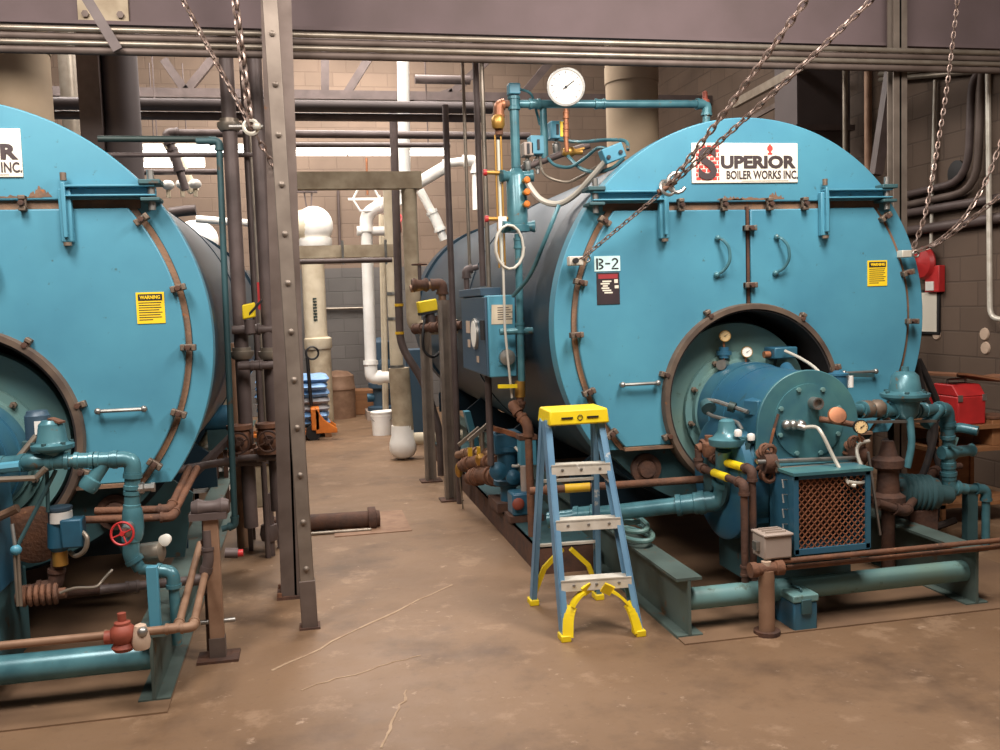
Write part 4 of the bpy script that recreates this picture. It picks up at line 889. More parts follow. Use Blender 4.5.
# ================================================================== CHAINS
def chain(label, pts, pitch, w, r, group=None, mt='chain'):
    b_ = MB(); L = [pts[0]]; 
    seg = [(pts[i], pts[i+1]) for i in range(len(pts)-1)]; tot = sum((e-a).length for a, e in seg); n = max(2, int(tot/pitch))
    def pos(s_):
        for a, e in seg:
            l_ = (e-a).length
            if s_ <= l_: return a+(e-a)*(s_/l_)
            s_ -= l_
        return pts[-1]
    for i in range(n):
        a, e = pos(i*tot/n), pos((i+1)*tot/n); d = (e-a).normalized(); u, v = frame(d)
        q_ = (u+v).normalized() if i % 2 else (u-v).normalized(); c_ = (a+e)/2; hl = pitch*.72; hw_ = w/2
        loop = []
        for k in range(10):
            t = 2*math.pi*k/10; loop.append(c_+d*(hl*math.cos(t))*(1 if abs(math.cos(t)) > .5 else 1.15)+q_*hw_*math.sin(t))
        b_.tube(loop, r, 5, closed=True)
    return tag(b_.build('chain', mt), label, 'chain', group)
def sag(a, b, s_, n=12): return [a.lerp(b, i/n)-Z_*(4*s_*(i/n)*(1-i/n)) for i in range(n+1)]
sh = P(667, 188, 4.52)
chain('thin chain from the seam bracket up to the shackle on the B-2 boiler', [P(578, 262, 4.70), sh], .030, .020, .0035)
tA, tB = P(800, 0, 4.0), P(860, 0, 4.0)
chain('heavier left chain rising from the shackle to the ceiling', sag(sh, sh+(tA-sh)*2.1, .04), .042, .028, .0055)
chain('right chain rising from the shackle to the ceiling', sag(sh, sh+(tB-sh)*2.1, .05), .040, .025, .005)
T = thing('shackle', 'steel shackle joining three chains on the B-2 boiler', 'shackle', sh); MB().ring(sh, V((.3, -1, .4)), .04, .009, 16, 6).build('bow', 'steel', T); MB().cyl(sh+V((-.05, 0, -.02)), sh+V((.05, 0, .03)), .012).build('pin', 'rust', T)
T = thing('hook', 'bright hook below the shackle on the upper boiler panel', 'hook', P(675, 184, 4.55)); c_ = P(676, 183, 4.53); MB().tube([c_+V((.05*math.cos(rad(a)), -.01, .05*math.sin(rad(a)))) for a in range(60, 331, 27)], .011, 8).build('hook', 'steel', T)
c_ = P(575, 261, 4.72); T = thing('eye_bracket', 'pale steel eye bracket clamped on left seam of the B-2 boiler', 'bracket', c_); MB().box(c_.x-.038, c_.x+.038, 4.69, 4.745, c_.z-.024, c_.z+.024).build('block', 'alu', T, .004); MB().cyl(c_+V((-.01, -.06, 0)), c_+V((-.01, -.03, 0)), .014).build('bolt', 'black', T); MB().ring(c_+V((.06, -.02, .008)), Y_, .016, .005, 12, 5).build('eye', 'steel', T)
c_ = P(904, 254, 4.72); T = thing('eye_bracket', 'pale steel eye bracket clamped on right seam of the B-2 boiler', 'bracket', c_); MB().box(c_.x-.03, c_.x+.03, 4.69, 4.745, c_.z-.02, c_.z+.02).build('block', 'alu', T, .004); MB().ring(c_+V((.06, -.02, .0)), Y_, .02, .006, 12, 5).build('eye', 'steel', T)
e0 = P(911, 253, 4.71)
chain('slim chain hanging steeply from the top right to the right bracket', wave([e0, P(925, 215, 4.75), P(937, 150, 4.85), P(948, 80, 4.95), P(958, -5, 5.05), P(966, -90, 5.1), P(974, -300, 5.15)], 4), .036, .022, .0042)
chain('slack chain curving from the right bracket to the photo edge', wave([e0, P(930, 247, 4.65), P(955, 232, 4.55), P(985, 208, 4.4), P(1015, 185, 4.3)], 4), .036, .022, .0042)
chain('upper slack chain from the right bracket rising past the photo edge', wave([e0, P(935, 243, 4.67), P(962, 220, 4.6), P(984, 185, 4.55), P(1002, 140, 4.5), P(1025, 80, 4.45)], 4), .036, .022, .0042)
hk = P(251, 127, 4.95)
chain('chain slanting down from upper left to the post clamp', [P(183, 0, 4.95)+(P(183, 0, 4.95)-hk)*1.9, hk], .038, .024, .005)
chain('doubled heavy chain hanging straight down to the post clamp', [hk+(P(235, 0, 4.95)-hk)*2.9, hk], .045, .036, .0075)
chain('short chain from the post clamp down to the column', [hk, P(266, 152, 5.0), P(281, 180, 5.06)], .04, .026, .005)
T = thing('chain_clamp', 'bright steel clamp and hook joining the left chains', 'clamp', hk); MB().ring(hk, Y_, .035, .011, 14, 6).build('ring', 'alu', T); MB().cyl(P(229, 127, 5.0), P(263, 127, 5.0), .014).build('bolt', 'steel', T); MB().ball(hk+V((.03, -.02, 0)), .022).build('nut', 'alu', T)

# ================================================================== LEFT PIPE BANK (between the left boiler and the column)
pipe('riser_pipe', 'slim teal vertical pipe in front of the left pipe bank', 'pipe', [P(196, 141, 5.30), P(219, 141, 5.30), V((P(228, 400, 5.30).x, 5.30, P(236, 525, 5.30).z)), P(222, 529, 5.30)], .017, 'teal_dark')
def vpipe(name, label, x, y, Yp, r, mt, z0=0, z1=4.6, lean=None, cat='pipe', group=None):
    a = P(x, y, Yp); T_ = MB().cyl(V((a.x, Yp, z0)), V((a.x, Yp, z1)), r, seg=16).build(name, mt); return tag(T_, label, cat, group)
def flanges(o, x, ys, Yp, r, mt):
    for y in ys: a = P(x, y, Yp); MB().lathe(V((WL[o.name].x, Yp, a.z)), Z_, [(-.025, r*1.3), (0, r*1.7), (.022, r*1.7), (.022, r*1.3), (.045, r*1.3)], 16).build('coupling', mt, o)
o = vpipe('riser_pipe', 'thick dark vertical pipe at left in the pipe bank', 239, 300, 5.75, .042, 'dark_pipe', .25); flanges(o, 239, (127, 355), 5.75, .042, 'conduit'); flanges(o, 241, (452,), 5.75, .042, 'rust')
o = vpipe('riser_pipe', 'thick dark vertical pipe beside the column in the pipe bank', 267, 300, 5.7, .040, 'dark_pipe', .35); flanges(o, 267, (355,), 5.7, .04, 'conduit'); flanges(o, 270, (440,), 5.7, .05, 'rust')
vpipe('riser_pipe', 'thin rusty vertical pipe between the two thick dark ones', 252, 250, 5.95, .018, 'dark_pipe', 0)
vpipe('riser_pipe', 'pale vertical conduit behind the dark pipe bank', 257, 250, 6.6, .02, 'conduit', 0)
vpipe('riser_pipe', 'tan vertical pipe low between teal and dark pipes', 240, 480, 6.3, .04, 'tan_pipe', 0, 1.35)
for lab, x, y, yy in (('rusty gate valve on left pipe of the pipe bank', 240, 440, 5.72), ('rusty gate valve on the pipe beside the column', 269, 438, 5.66)):
    c_ = P(x, y, yy-.05); T = thing('gate_valve', lab, 'valve', c_-Z_*.08); MB().lathe(c_-Z_*.09, Z_, [(0, .075), (.025, .075), (.03, .055), (.06, .07), (.12, .07), (.15, .055), (.155, .075), (.18, .075)], 16).build('body', 'rust', T); MB().cyl(c_, c_-Y_*.12, .03).build('bonnet', 'rust_dark', T); handwheel(c_-Y_*.15, -Y_, .06, 'rust_dark', T)
for lab, y, x0_, x1_, yy, r in (('short dark cross pipe high in the pipe bank', 330, 232, 276, 5.68, .026), ('dark cross pipe low in the left pipe bank', 463, 205, 262, 5.66, .022), ('short dark cross pipe under the union in pipe bank', 366, 238, 275, 5.62, .024), ('dark cross pipe under the gate valves, touching column', 458, 238, 285, 5.60, .020)):
    pipe('cross_pipe', lab, 'pipe', [P(x0_, y, yy), P(x1_, y-1, yy)], r, 'dark_pipe', elbows=False, coup=((0, .5),))
c_ = P(249, 311, 5.6); T = thing('limit_switch', 'yellow switch box in the left pipe bank', 'switch', c_); MB().obox(c_, V((1, .2, .2)), Y_, Z_, .075, .06, .085).build('case', 'yellow', T, .008); MB().bar(P(246, 318, 5.58), P(262, 300, 5.56), .012, .012).build('lever', 'black', T); MB().cyl(c_-Z_*.05, c_-Z_*.13, .03).build('body', 'dark_pipe', T)
c_ = P(257, 296, 6.4); T = thing('pipe_marker', 'faded red marker sleeve on the pale conduit', 'marker', c_); MB().cyl(c_-Z_*.09, c_+Z_*.09, .034).build('sleeve', 'red', T)
a, e = P(244, 465, 6.15), P(281, 525, 6.15); T = thing('equipment_stand', 'olive brown steel cabinet low behind the pipe bank', 'cabinet', ((a.x+e.x)/2, 6.3, 0)); MB().box(a.x, e.x, 6.15, 6.5, .28, a.z).build('body', 'insul_old', T, .01)
for x in (a.x, e.x-.03):
    for y in (6.16, 6.46): MB().box(x, x+.03, y, y+.03, 0, .28).build('leg', 'dark_pipe', T)
MB().box(a.x-.015, e.x+.015, 6.13, 6.52, a.z, a.z+.02).build('top', 'dark_pipe', T)
a, e = P(200, 447, 7.4), P(230, 502, 7.4); T = thing('slatted_rack', 'pale slatted rack glimpsed low behind the left boiler', 'rack', ((a.x+e.x)/2, 7.4, 0))
for k in range(5): z = P(215, 452+k*10, 7.4).z; MB().box(a.x-.1, e.x, 7.4, 7.75, z, z+.025).build('slat_shelf', 'white' if k % 2 == 0 else 'tan_pipe', T)
for x in (a.x-.1, (a.x+e.x)/2, e.x-.03):
    for y in (7.38, 7.74): MB().box(x, x+.03, y, y+.03, 0, a.z+.03).build('upright', 'rust_dark', T)
c_ = P(221, 418, 7.4); T = thing('blue_motor', 'small blue motor on top of the slatted rack', 'motor', c_-Z_*.1); MB().lathe(c_-X_*.14, X_, [(0, .06), (.02, .1), (.2, .1), (.22, .07), (.3, .03), (.34, .02)], 18).build('body', 'pump_blue', T); MB().box(c_.x-.1, c_.x+.08, 7.32, 7.48, P(215, 452, 7.4).z+.025, c_.z-.08).build('foot', 'teal_dark', T)
pipe('slanting_pipe', 'tan pipe slanting up behind the left boiler rear', 'pipe', [P(196, 455, 7.6), P(232, 395, 7.6)], .03, 'insul', elbows=False)
tag(MB().bar(P(176, 492, 5.5), P(236, 432, 5.75), .05, .03).build('brace', 'dark_pipe'), 'dark flat brace slanting up to the left pipe bank', 'brace')
pipe('cross_pipe', 'dark pipe running level behind the left boiler skirt', 'pipe', [P(176, 470, 5.35), P(236, 460, 5.6)], .022, 'dark_pipe', elbows=False)
c_ = P(268, 505, 6.0); T = thing('drain_valve', 'small dark drain valve hanging below olive cabinet', 'valve', (c_.x, 6.0, 0)); MB().lathe(V((c_.x, 6.0, .0)), Z_, [(0, .03), (.1, .03), (.1, .05), (.14, .06), (.2, .05), (.2, .03), (.4, .025)], 12).build('body', 'dark_pipe', T)
# aisle floor pipe
A, B_ = G(312, 531), G(373, 527); A.z = B_.z = .06
o = pipe('floor_pipe', 'rusty pipe lying across the aisle floor right of the column', 'pipe', [A+(A-B_)*.6, B_], .058, 'rust_dark', elbows=False); MB().lathe(B_-X_*.03, X_, [(0, .085), (.05, .085), (.055, .06), (.08, .055), (.085, 0)], 20).build('end_flange', 'rust_dark', o)
pipe('floor_conduit', 'thin pale conduit on the floor in front of the rusty pipe', 'pipe', [V((A.x-.3, A.y-.12, .012)), V((B_.x-.02, B_.y-.12, .012))], .011, 'conduit', elbows=False)
a, e = G(332, 519), G(412, 531); tag(MB().box(a.x, e.x, e.y, a.y+.1, 0, .006).build('floor_plate', 'tan_pipe'), 'flat tan steel plate on the aisle floor', 'plate')
# ================================================================== BACK OF THE HALL
# insulated riser with white elbow foot
a = P(394, 300, 9.4); zf = .12
T = thing('insulated_pipe', 'old tan insulated riser with white elbow foot by the aisle', 'pipe', (a.x, 9.4, 0))
zj = P(398, 370, 9.4).z
MB().cyl(V((a.x, 9.4, zj)), V((a.x, 9.4, P(393, 190, 9.4).z)), .066, seg=20).build('upper_pipe', 'insul', T)
MB().cyl(V((a.x+.04, 9.4, .3)), V((a.x+.02, 9.4, zj+.02)), .105, seg=22).build('lower_pipe', 'insul_old', T)
MB().lathe(V((a.x+.03, 9.4, .01)), Z_, [(0, 0), (.0, .06), (.03, .11), (.09, .14), (.17, .135), (.24, .115), (.34, .11)], 24).build('elbow', 'white', T, label='bright white elbow cover'); MB().cyl(V((a.x+.1, 9.4, .2)), V((1.55, 9.4, .2)), .065, seg=18).build('side_pipe', 'insul', T)
for y in (295, 320, 368): z = P(394, y, 9.4).z; MB().lathe(V((a.x, 9.4, z)), Z_, [(0, .068), (0, .072), (.03, .072), (.03, .068)], 20, False).build('strap', 'steel', T)
# goalpost frame with hanging pipe
b0, b1 = P(290, 253, 9.0), P(396, 252, 9.0)
tag(MB().box(b0.x-.03, b1.x, 8.94, 9.06, b0.z-.055, b0.z+.06).build('beam', 'insul_old'), 'lower horizontal beam bridging the aisle', 'beam')
o = pipe('pipe', 'dark pipe hung just under the lower aisle beam', 'pipe', [V((b0.x-.03, 8.9, P(340, 261, 8.9).z)), V((b1.x-.05, 8.9, P(340, 261, 8.9).z))], .025, 'dark_pipe', elbows=False)
for x in (343, 386): q_ = P(x, 258, 8.9); MB().cyl(V((q_.x, 8.9, q_.z-.06)), V((q_.x, 8.9, b0.z+.1)), .012, seg=8).build('hanger', 'steel', o)
b0, b1 = P(288, 181, 8.2), P(421, 183, 8.2)
tag(MB().box(b0.x-.03, b1.x, 8.14, 8.26, b0.z-.075, b0.z+.07).build('beam', 'insul_old'), 'upper wide tan beam across the aisle under the lamp', 'beam')
a = P(412, 270, 8.2)
T = thing('insulated_pipe', 'tan insulated drop pipe at the right end of the upper aisle beam', 'pipe', (a.x, 8.2, P(413, 330, 8.2).z))
zb3 = P(413, 328, 8.2).z; MB().tube([V((a.x, 8.2, b0.z-.08)), V((a.x, 8.2, zb3)), V((1.34, 8.2, zb3))], .066, 18, .09).build('pipe', 'insul_old', T); MB().lathe(V((1.25, 8.2, zb3)), X_, [(0, .066), (0, .11), (.04, .11), (.04, .066)], 20).build('flange', 'conduit', T)
# black drain line bending round
pipe('black_pipe', 'black vertical pipe with yellow bands, bending toward the boiler', 'pipe', [P(393, 104, 8.5), P(400, 345, 8.5), P(424, 382, 8.45), P(440, 432, 8.35), V((P(440, 432, 8.35).x, 8.35, 0))], .036, 'dark_pipe', elbows=False, fr=.14)
for y, lab in ((305, 'upper yellow band on the black aisle pipe'), (333, 'lower yellow band on the black aisle pipe')):
    c_ = P(399.6-(333-y)*.02, y, 8.5); tag(MB().cyl(c_-Z_*.012, c_+Z_*.012, .041).build('yellow_band', 'tape_yellow'), lab, 'band')
# white pipes
W1 = P(366, 260, 12.0)
pipe('white_pipe', 'bright white vertical pipe with elbow near the floor', 'pipe', [P(447, 166, 11.6), P(366, 214, 12.0), V((W1.x, 12.0, P(370, 378, 12.0).z)), P(392, 377, 12.0)], .075, 'white', elbows=True, ef=1.12)
c_ = P(370, 364, 12.0); tag(MB().cyl(V((W1.x, 12, c_.z-.03)), V((W1.x, 12, c_.z+.03)), .082).build('pipe_band', 'copper'), 'dark copper band around the white vertical pipe', 'band')
pipe('white_pipe', 'white horizontal stub crossing the white vertical pipe', 'pipe', [P(357, 231, 12.0), P(394, 231, 12.0)], .06, 'white', elbows=False)
pipe('white_pipe', 'slim white vertical pipe at the right of the aisle top', 'pipe', [P(403, 58, 10.2), P(405, 205, 10.2)], .065, 'white', elbows=False, coup=((0, .85),))
pipe('white_pipe', 'thin white pipe slanting down beside the far boiler end', 'pipe', [P(420, 190, 11.3), P(437, 222, 11.3), P(444, 240, 11.3)], .05, 'white')
pipe('white_pipe', 'white horizontal pipe stub above the far boiler end', 'pipe', [P(443, 164, 12.6), P(476, 160, 12.6), P(477, 210, 12.6)], .06, 'white')
for lab, x, y0_, y1_, Yp, r, mt_ in (('thin pale pipe left of the double risers by the white pipe', 379.5, 195, 330, 12.6, .02, 'insul'), ('pale riser pipe between white pipe and tan riser', 383, 215, 360, 12.3, .03, 'insul'), ('thin rusty pipe above the tilted white pipe', 366.5, 158, 195, 12.8, .015, 'copper'), ('green short pipe high beside the tan drop pipe', 405, 192, 225, 11.0, .02, 'green')):
    q1 = P(x+1, y1_, Yp)
    if 'pale' in lab: q1.z = 0
    pipe('riser_pipe', lab, 'pipe', [P(x, y0_, Yp), q1], r, mt_, elbows=False)
c_ = P(366.5, 199, 11.9); tag(MB().tube([c_+V((.17*math.cos(rad(a)), 0, .17*math.sin(rad(a)))) for a in range(0, 360, 60)], .016, 8, closed=True).bar(c_+V((-.23, 0, 0)), c_+V((.23, 0, 0)), .03, .03).build('chain_sprocket', 'white'), 'white six sided chain wheel above the white elbow', 'sprocket')
c_ = P(393, 227, 11.8); T = thing('red_valve', 'small orange red valve on the white stub', 'valve', c_); MB().lathe(c_-X_*.1, X_, [(0, .08), (.03, .08), (.05, .05), (.15, .05), (.17, .08), (.2, .08)], 14).build('body', 'red_dull', T); handwheel(c_+V((0, -.12, .1)), V((0, -1, .6)), .1, 'red', T)
# round lamp like insulated elbow and its pipe
c_ = P(314, 226, 12.8); r_ = m(19, c_)
T = thing('insulated_elbow', 'big white rounded insulated elbow on the tan vertical pipe', 'elbow', c_-Z_*r_)
MB().ball(c_, r_, (1, 1, 1.04), 22).build('jacket', 'white', T); MB().lathe(c_-X_*.34, X_, [(0, .19), (.2, .22), (.34, .23)], 22).build('inlet', 'insul', T); MB().lathe(c_-Z_*(r_+.13), Z_, [(0, .15), (.03, .19), (.14, .23), (.22, .23)], 22).build('cup', 'white', T)
xp = P(314, 290, 12.8)
T = thing('marked_pipe', 'tan vertical pipe with dark stencilled marks below the round elbow', 'pipe', (xp.x, 12.8, 0)); zt2 = P(314, 246, 12.8).z; zc2 = P(317, 340, 12.8).z
MB().cyl(V((xp.x, 12.8, zc2)), V((xp.x, 12.8, c_.z-r_-.1)), .15, seg=24).build('pipe', 'insul', T); MB().lathe(V((xp.x+.02, 12.8, zc2-.12)), Z_, [(0, .175), (.02, .185), (.14, .185), (.16, .15)], 24).build('collar', 'insul', T); MB().cyl(V((xp.x+.03, 12.8, 0)), V((xp.x+.03, 12.8, zc2-.1)), .155, seg=24).build('lower_pipe', 'insul_old', T)
b_ = MB()
for k in range(8):
    z = P(314, 299+k*3, 12.8).z; b_.box(xp.x-.025, xp.x+.025, 12.642, 12.652, z-.008, z+.012)
    b_.box(xp.x-.025+(k % 3)*.012, xp.x-.012+(k % 3)*.012, 12.642, 12.652, z-.02, z+.012)
b_.build('stencil_marks', 'dark_green', T)
c_ = P(308, 192, 12.8); T = thing('ceiling_bracket', 'dark hanger bracket above the white round elbow', 'bracket', c_); MB().box(c_.x-.14, c_.x+.12, 12.76, 12.84, c_.z-.01, c_.z+.02).build('bar', 'dark_pipe', T)
for s_ in (-1, 1): MB().bar(c_+X_*.05*s_, c_+V((.03*s_, 0, -.2)), .02, .02, Y_).build('strap', 'dark_pipe', T)
pipe('conduit', 'thin dark vertical conduit on the tan back wall', 'pipe', [P(338, 190, YB-.05), P(340, 246, YB-.05)], .02, 'dark_pipe', elbows=False)
pipe('conduit', 'pale level conduit along the grey lower back wall', 'pipe', [P(318, 309, YB-.04), P(366, 308, YB-.04)], .02, 'conduit', elbows=False)
# bags of salt on a pallet
a0 = P(295, 440, 11.4)
px0, px1 = P(256, 440, 11.4).x, P(332, 440, 11.4).x
T = thing('pallet', 'wooden pallet under the stack of blue bags', 'pallet', ((px0+px1)/2, 11.9, 0))
for k in range(5): MB().box(px0, px1, 11.4+k*.2, 11.52+k*.2, .1, .12).build('deck_board', 'wood', T)
for x in (px0, (px0+px1)/2-.04, px1-.08): MB().box(x, x+.08, 11.4, 12.32, 0, .1).build('stringer', 'wood', T)
def bag_mesh(w, d, h):
    b_ = MB(); n, k_ = 14, 10; top, bot = [], []
    for s_ in (1, -1):
        R_ = []
        for i in range(n+1):
            row = []
            for j in range(k_+1):
                u_, v_ = i/n*2-1, j/k_*2-1; f_ = max(0, (1-u_**6)*(1-v_**6))**.5
                row.append(b_.b.verts.new(V((u_*w/2*(1-.05*v_*v_), v_*d/2*(1-.05*u_*u_), s_*h/2*f_*(1+.12*math.sin(u_*7+v_*5+s_))))))
            R_.append(row)
        for i in range(n):
            for j in range(k_): b_.face([R_[i][j], R_[i+1][j], R_[i+1][j+1], R_[i][j+1]])
    bmesh.ops.remove_doubles(b_.b, verts=b_.b.verts, dist=.0005); return b_
bw_ = (px1-px0)/2-.01; hs = .082
protoB = bag_mesh(bw_, .62, hs*1.22).build('salt_bag', 'bag_blue', origin=V((0, 0, 0))); protoG = bag_mesh(bw_, .62, hs*1.22).build('salt_bag', 'bag_grey', origin=V((0, 0, 0)))
lev = ['bottom', 'second', 'third', 'fourth', 'fifth', 'sixth', 'top']; used_ = set()
for k in range(7):
    for s_ in (0, 1):
        grey = k in (2, 3) if s_ else k in (1, 3); pr = protoG if grey else protoB
        o = pr if pr.name not in used_ else pr.copy()
        if o is not pr: COL.objects.link(o)
        used_.add(pr.name); o.location = (px0+bw_/2+.005+s_*(bw_+.012)+random.uniform(-.015, .015), 11.74+random.uniform(-.02, .02), .12+hs*1.22/2+k*hs*1.08); o.rotation_euler.z = random.uniform(-.04, .04)
        tag(o, '%s plastic bag, %s layer of the %s pallet stack' % ('grey wrapped' if grey else 'blue', lev[k], 'right hand' if s_ else 'left hand'), 'bag', 'plastic bags stacked on the pallet')
# pallet jack
a = G(325, 440)
T = thing('pallet_jack', 'orange pallet jack parked beside the blue bags', 'pallet jack', (a.x-.1, a.y, 0))
xa = P(316, 430, a.y).x
MB().prism([V((xa, a.y, .08)), V((xa+.25, a.y, .08)), V((xa+.25, a.y, .13)), V((xa+.10, a.y, .24)), V((xa, a.y, .40))], Y_*.05).build('side_frame', 'orange', T, .006); MB().prism([V((xa, a.y+.4, .08)), V((xa+.25, a.y+.4, .08)), V((xa+.25, a.y+.4, .13)), V((xa+.10, a.y+.4, .24)), V((xa, a.y+.4, .40))], Y_*.05).build('side_frame', 'orange', T, .006)
MB().box(xa-.05, xa+.05, a.y, a.y+.45, .12, .38).build('pump_body', 'orange', T, .01)
for y in (a.y+.02, a.y+.33): MB().lathe(V((xa-.03, y, .09)), Y_, [(0, .03), (0, .09), (.08, .09), (.08, .03)], 20).build('wheel', 'black', T)
MB().cyl(V((xa-.04, a.y+.22, .4)), V((xa-.06, a.y+.22, .98)), .022).build('drawbar', 'black', T)
MB().ring(V((xa-.0, a.y+.22, 1.03)), V((.15, -1, 0)), .075, .013, 18, 6).build('handle', 'black', T)
for y in (a.y+.06, a.y+.36): MB().box(xa-1.0, xa, y, y+.14, .07, .098).build('fork', 'orange', T)
# buckets, bin, blue pump and cabinet at the back
def bucket(label, x, y, r, h, mt):
    a = G(x, y); T = thing('bucket', label, 'bucket', (a.x, a.y+r, 0)); c_ = V((a.x, a.y+r, 0))
    MB().lathe(c_, Z_, [(0, r*.9), (h*.8, r), (h*.8, r*1.04), (h*.83, r*1.04), (h*.83, r), (h*.93, r*1.01)], 26).build('pail', mt, T); MB().lathe(c_+Z_*h*.93, Z_, [(0, r*1.06), (h*.06, r*1.06), (h*.07, r*.9)], 26).build('lid', mt, T)
    MB().tube([c_+V((r*1.05*math.cos(rad(t)), -.02+r*1.05*-abs(math.sin(rad(t)))*.6, h*.8-r*.6*math.sin(rad(t)))) for t in range(0, 181, 20)], .005, 6).build('bail', 'steel', T)
bucket('white plastic bucket standing left of the tan riser', 383, 436, .125, .29, 'white')
bucket('white plastic bucket partly behind the tan riser', 391, 434, .125, .28, 'white')
a = G(414, 441); T = thing('waste_bin', 'blue plastic bin behind the tan riser foot', 'bin', (a.x, a.y+.15, 0)); MB().hexa([V((a.x-.13, a.y, 0)), V((a.x+.13, a.y, 0)), V((a.x+.13, a.y+.28, 0)), V((a.x-.13, a.y+.28, 0)), V((a.x-.16, a.y-.02, .33)), V((a.x+.16, a.y-.02, .33)), V((a.x+.16, a.y+.3, .33)), V((a.x-.16, a.y+.3, .33))]).build('body', 'bin_blue', T, .01); MB().box(a.x-.17, a.x+.17, a.y-.03, a.y+.31, .33, .35).build('rim', 'bin_blue', T, .005)
a = P(381, 380, 13.0); T = thing('water_pump', 'dark blue upright pump against the grey back wall', 'pump', (a.x, 13.0, 0)); MB().box(a.x-.22, a.x+.22, 12.85, 13.3, 0, .12).build('base', 'grey_box', T); MB().lathe(V((a.x, 13, .12)), Z_, [(0, .2), (.05, .2), (.07, .12), (.3, .12), (.32, .18), (.38, .18), (.4, .14), (.95, .14), (1.0, .08), (1.02, 0)], 22).build('body', 'panel', T)
MB().cyl(V((a.x-.2, 13, .3)), V((a.x+.3, 13, .3)), .06).build('ports', 'pump_blue', T); MB().lathe(V((a.x+.05, 12.86, .75)), -Y_, [(0, .1), (.06, .1), (.08, .05)], 16).build('terminal_box', 'panel', T)
a, e = P(405, 345, 10.3), P(424, 345, 10.3); tag(MB().box(a.x, e.x, 10.3, 10.7, 0, P(414, 350, 10.3).z).build('locker', 'panel'), 'narrow blue grey locker behind the tan riser', 'locker')
a = G(355, 413); T = thing('tan_tank', 'shadowy tan drum shaped tank at the foot of the back wall', 'tank', (a.x-.3, 13.4, 0)); c_ = V((P(338, 390, 13.4).x, 13.4, 0)); MB().lathe(c_, Z_, [(0, .22), (.0, .24), (.40, .24), (.41, .25), (.43, .25), (.45, .24), (.60, .23), (.66, .15), (.68, 0)], 24).build('body', 'tan_pipe', T)
tag(MB().box(P(355, 400, 13.6).x, P(378, 400, 13.6).x, 13.6, 13.95, 0, .36).build('carton', 'wood', bevel=.01), 'brown carton on the floor against the back wall', 'carton')
# left back: white pipe elbows seen above the far left boiler
c_ = P(196, 240, 11.9); T = thing('white_tank', 'round white tank end behind the left boiler', 'tank', c_-Z_*.3); MB().ball(c_, m(22, c_), (1, 1, .9), 22).build('dome', 'white', T); MB().cyl(V((c_.x, c_.y, 0)), c_-Z_*.05, m(14, c_), seg=24).build('neck', 'insul', T)
pipe('white_pipe', 'white level pipe above the round white tank', 'pipe', [P(196, 219, 10.5), P(234, 222, 10.5), P(262, 224, 10.5)], .04, 'white', elbows=False)
for lab, x, y in (('left white valve cap high behind the left boiler', 168, 185), ('middle white valve cap high behind the left boiler', 182, 184), ('right white valve cap high behind the left boiler', 195, 184)): c_ = P(x, y, 9.4); T = thing('valve_cap', lab, 'valve', c_-Z_*.05); MB().ball(c_, .06, (1, 1, .8)).build('cap', 'white', T); MB().cyl(c_-Z_*.12, c_, .02).build('stem', 'insul', T)  # white valve caps on short stems; the valves below are not modelled
pipe('dark_pipe', 'dark curved pipe below the white valve caps', 'pipe', [P(170, 213, 9.3), P(182, 211, 9.3), P(196, 210, 9.3)], .05, 'dark_pipe', elbows=False)
pipe('insulated_pipe', 'beige slanting pipe in front of the lamp at left', 'pipe', [P(166, 138, 9.6), P(180, 165, 9.6), P(194, 192, 9.6)], .055, 'insul', elbows=False)

# ================================================================== EQUIPMENT ALONG THE SIDE OF THE B-2 BOILER
def floor_post(label, x, y, w, ztop_px, mt):
    a = G(x, y); zt3 = P(x-4, ztop_px, a.y).z; T = thing('channel_post', label, 'post', (a.x, a.y, 0))
    k = MB().box(a.x-w/2, a.x+w/2, a.y+w*.4, a.y+w*.5, .01, zt3)
    for s_ in (-1, 1): k.box(a.x+s_*w/2-.004, a.x+s_*w/2+.004, a.y-w*.5, a.y+w*.5, .01, zt3)
    for s_ in (-1, 1): k.box(a.x+s_*(w/2-.012)-.008, a.x+s_*(w/2-.012)+.008, a.y-w*.5, a.y-w*.42, .01, zt3)
    k.build('channel', mt, T); MB().box(a.x-w*1.1, a.x+w*1.1, a.y-w, a.y+w, 0, .012).build('base_plate', 'rust_dark', T); return a, zt3
floor_post('slotted tan steel post, farther of two beside the B-2 boiler', 431, 481, .085, 332, 'steel_strut')
floor_post('slotted tan steel post, nearer of two beside the B-2 boiler', 451, 500, .08, 300, 'steel_strut')
a = G(457, 500); pipe('standpipe', 'tall dark standpipe right of the slotted posts', 'pipe', [V((a.x, 7.1, 0)), V((a.x, 7.1, P(449, 105, 7.1).z))], .024, 'dark_pipe', elbows=False)
pipe('standpipe', 'tall dark pipe rising from the control cabinet top', 'pipe', [P(483, 286, 6.0), V((P(483, 286, 6.0).x, 6.0, 4.6))], .02, 'dark_pipe', elbows=False)
pipe('conduit', 'tall pale conduit rising from the control cabinet top', 'pipe', [P(489, 287, 5.9), V((P(489, 287, 5.9).x, 5.9, 4.6))], .015, 'conduit', elbows=False)
pipe('conduit', 'thin pale pipe high beside the cabinet standpipes', 'pipe', [P(470, 275, 6.6), V((P(470, 275, 6.6).x, 6.6, 4.6))], .012, 'conduit', elbows=False)
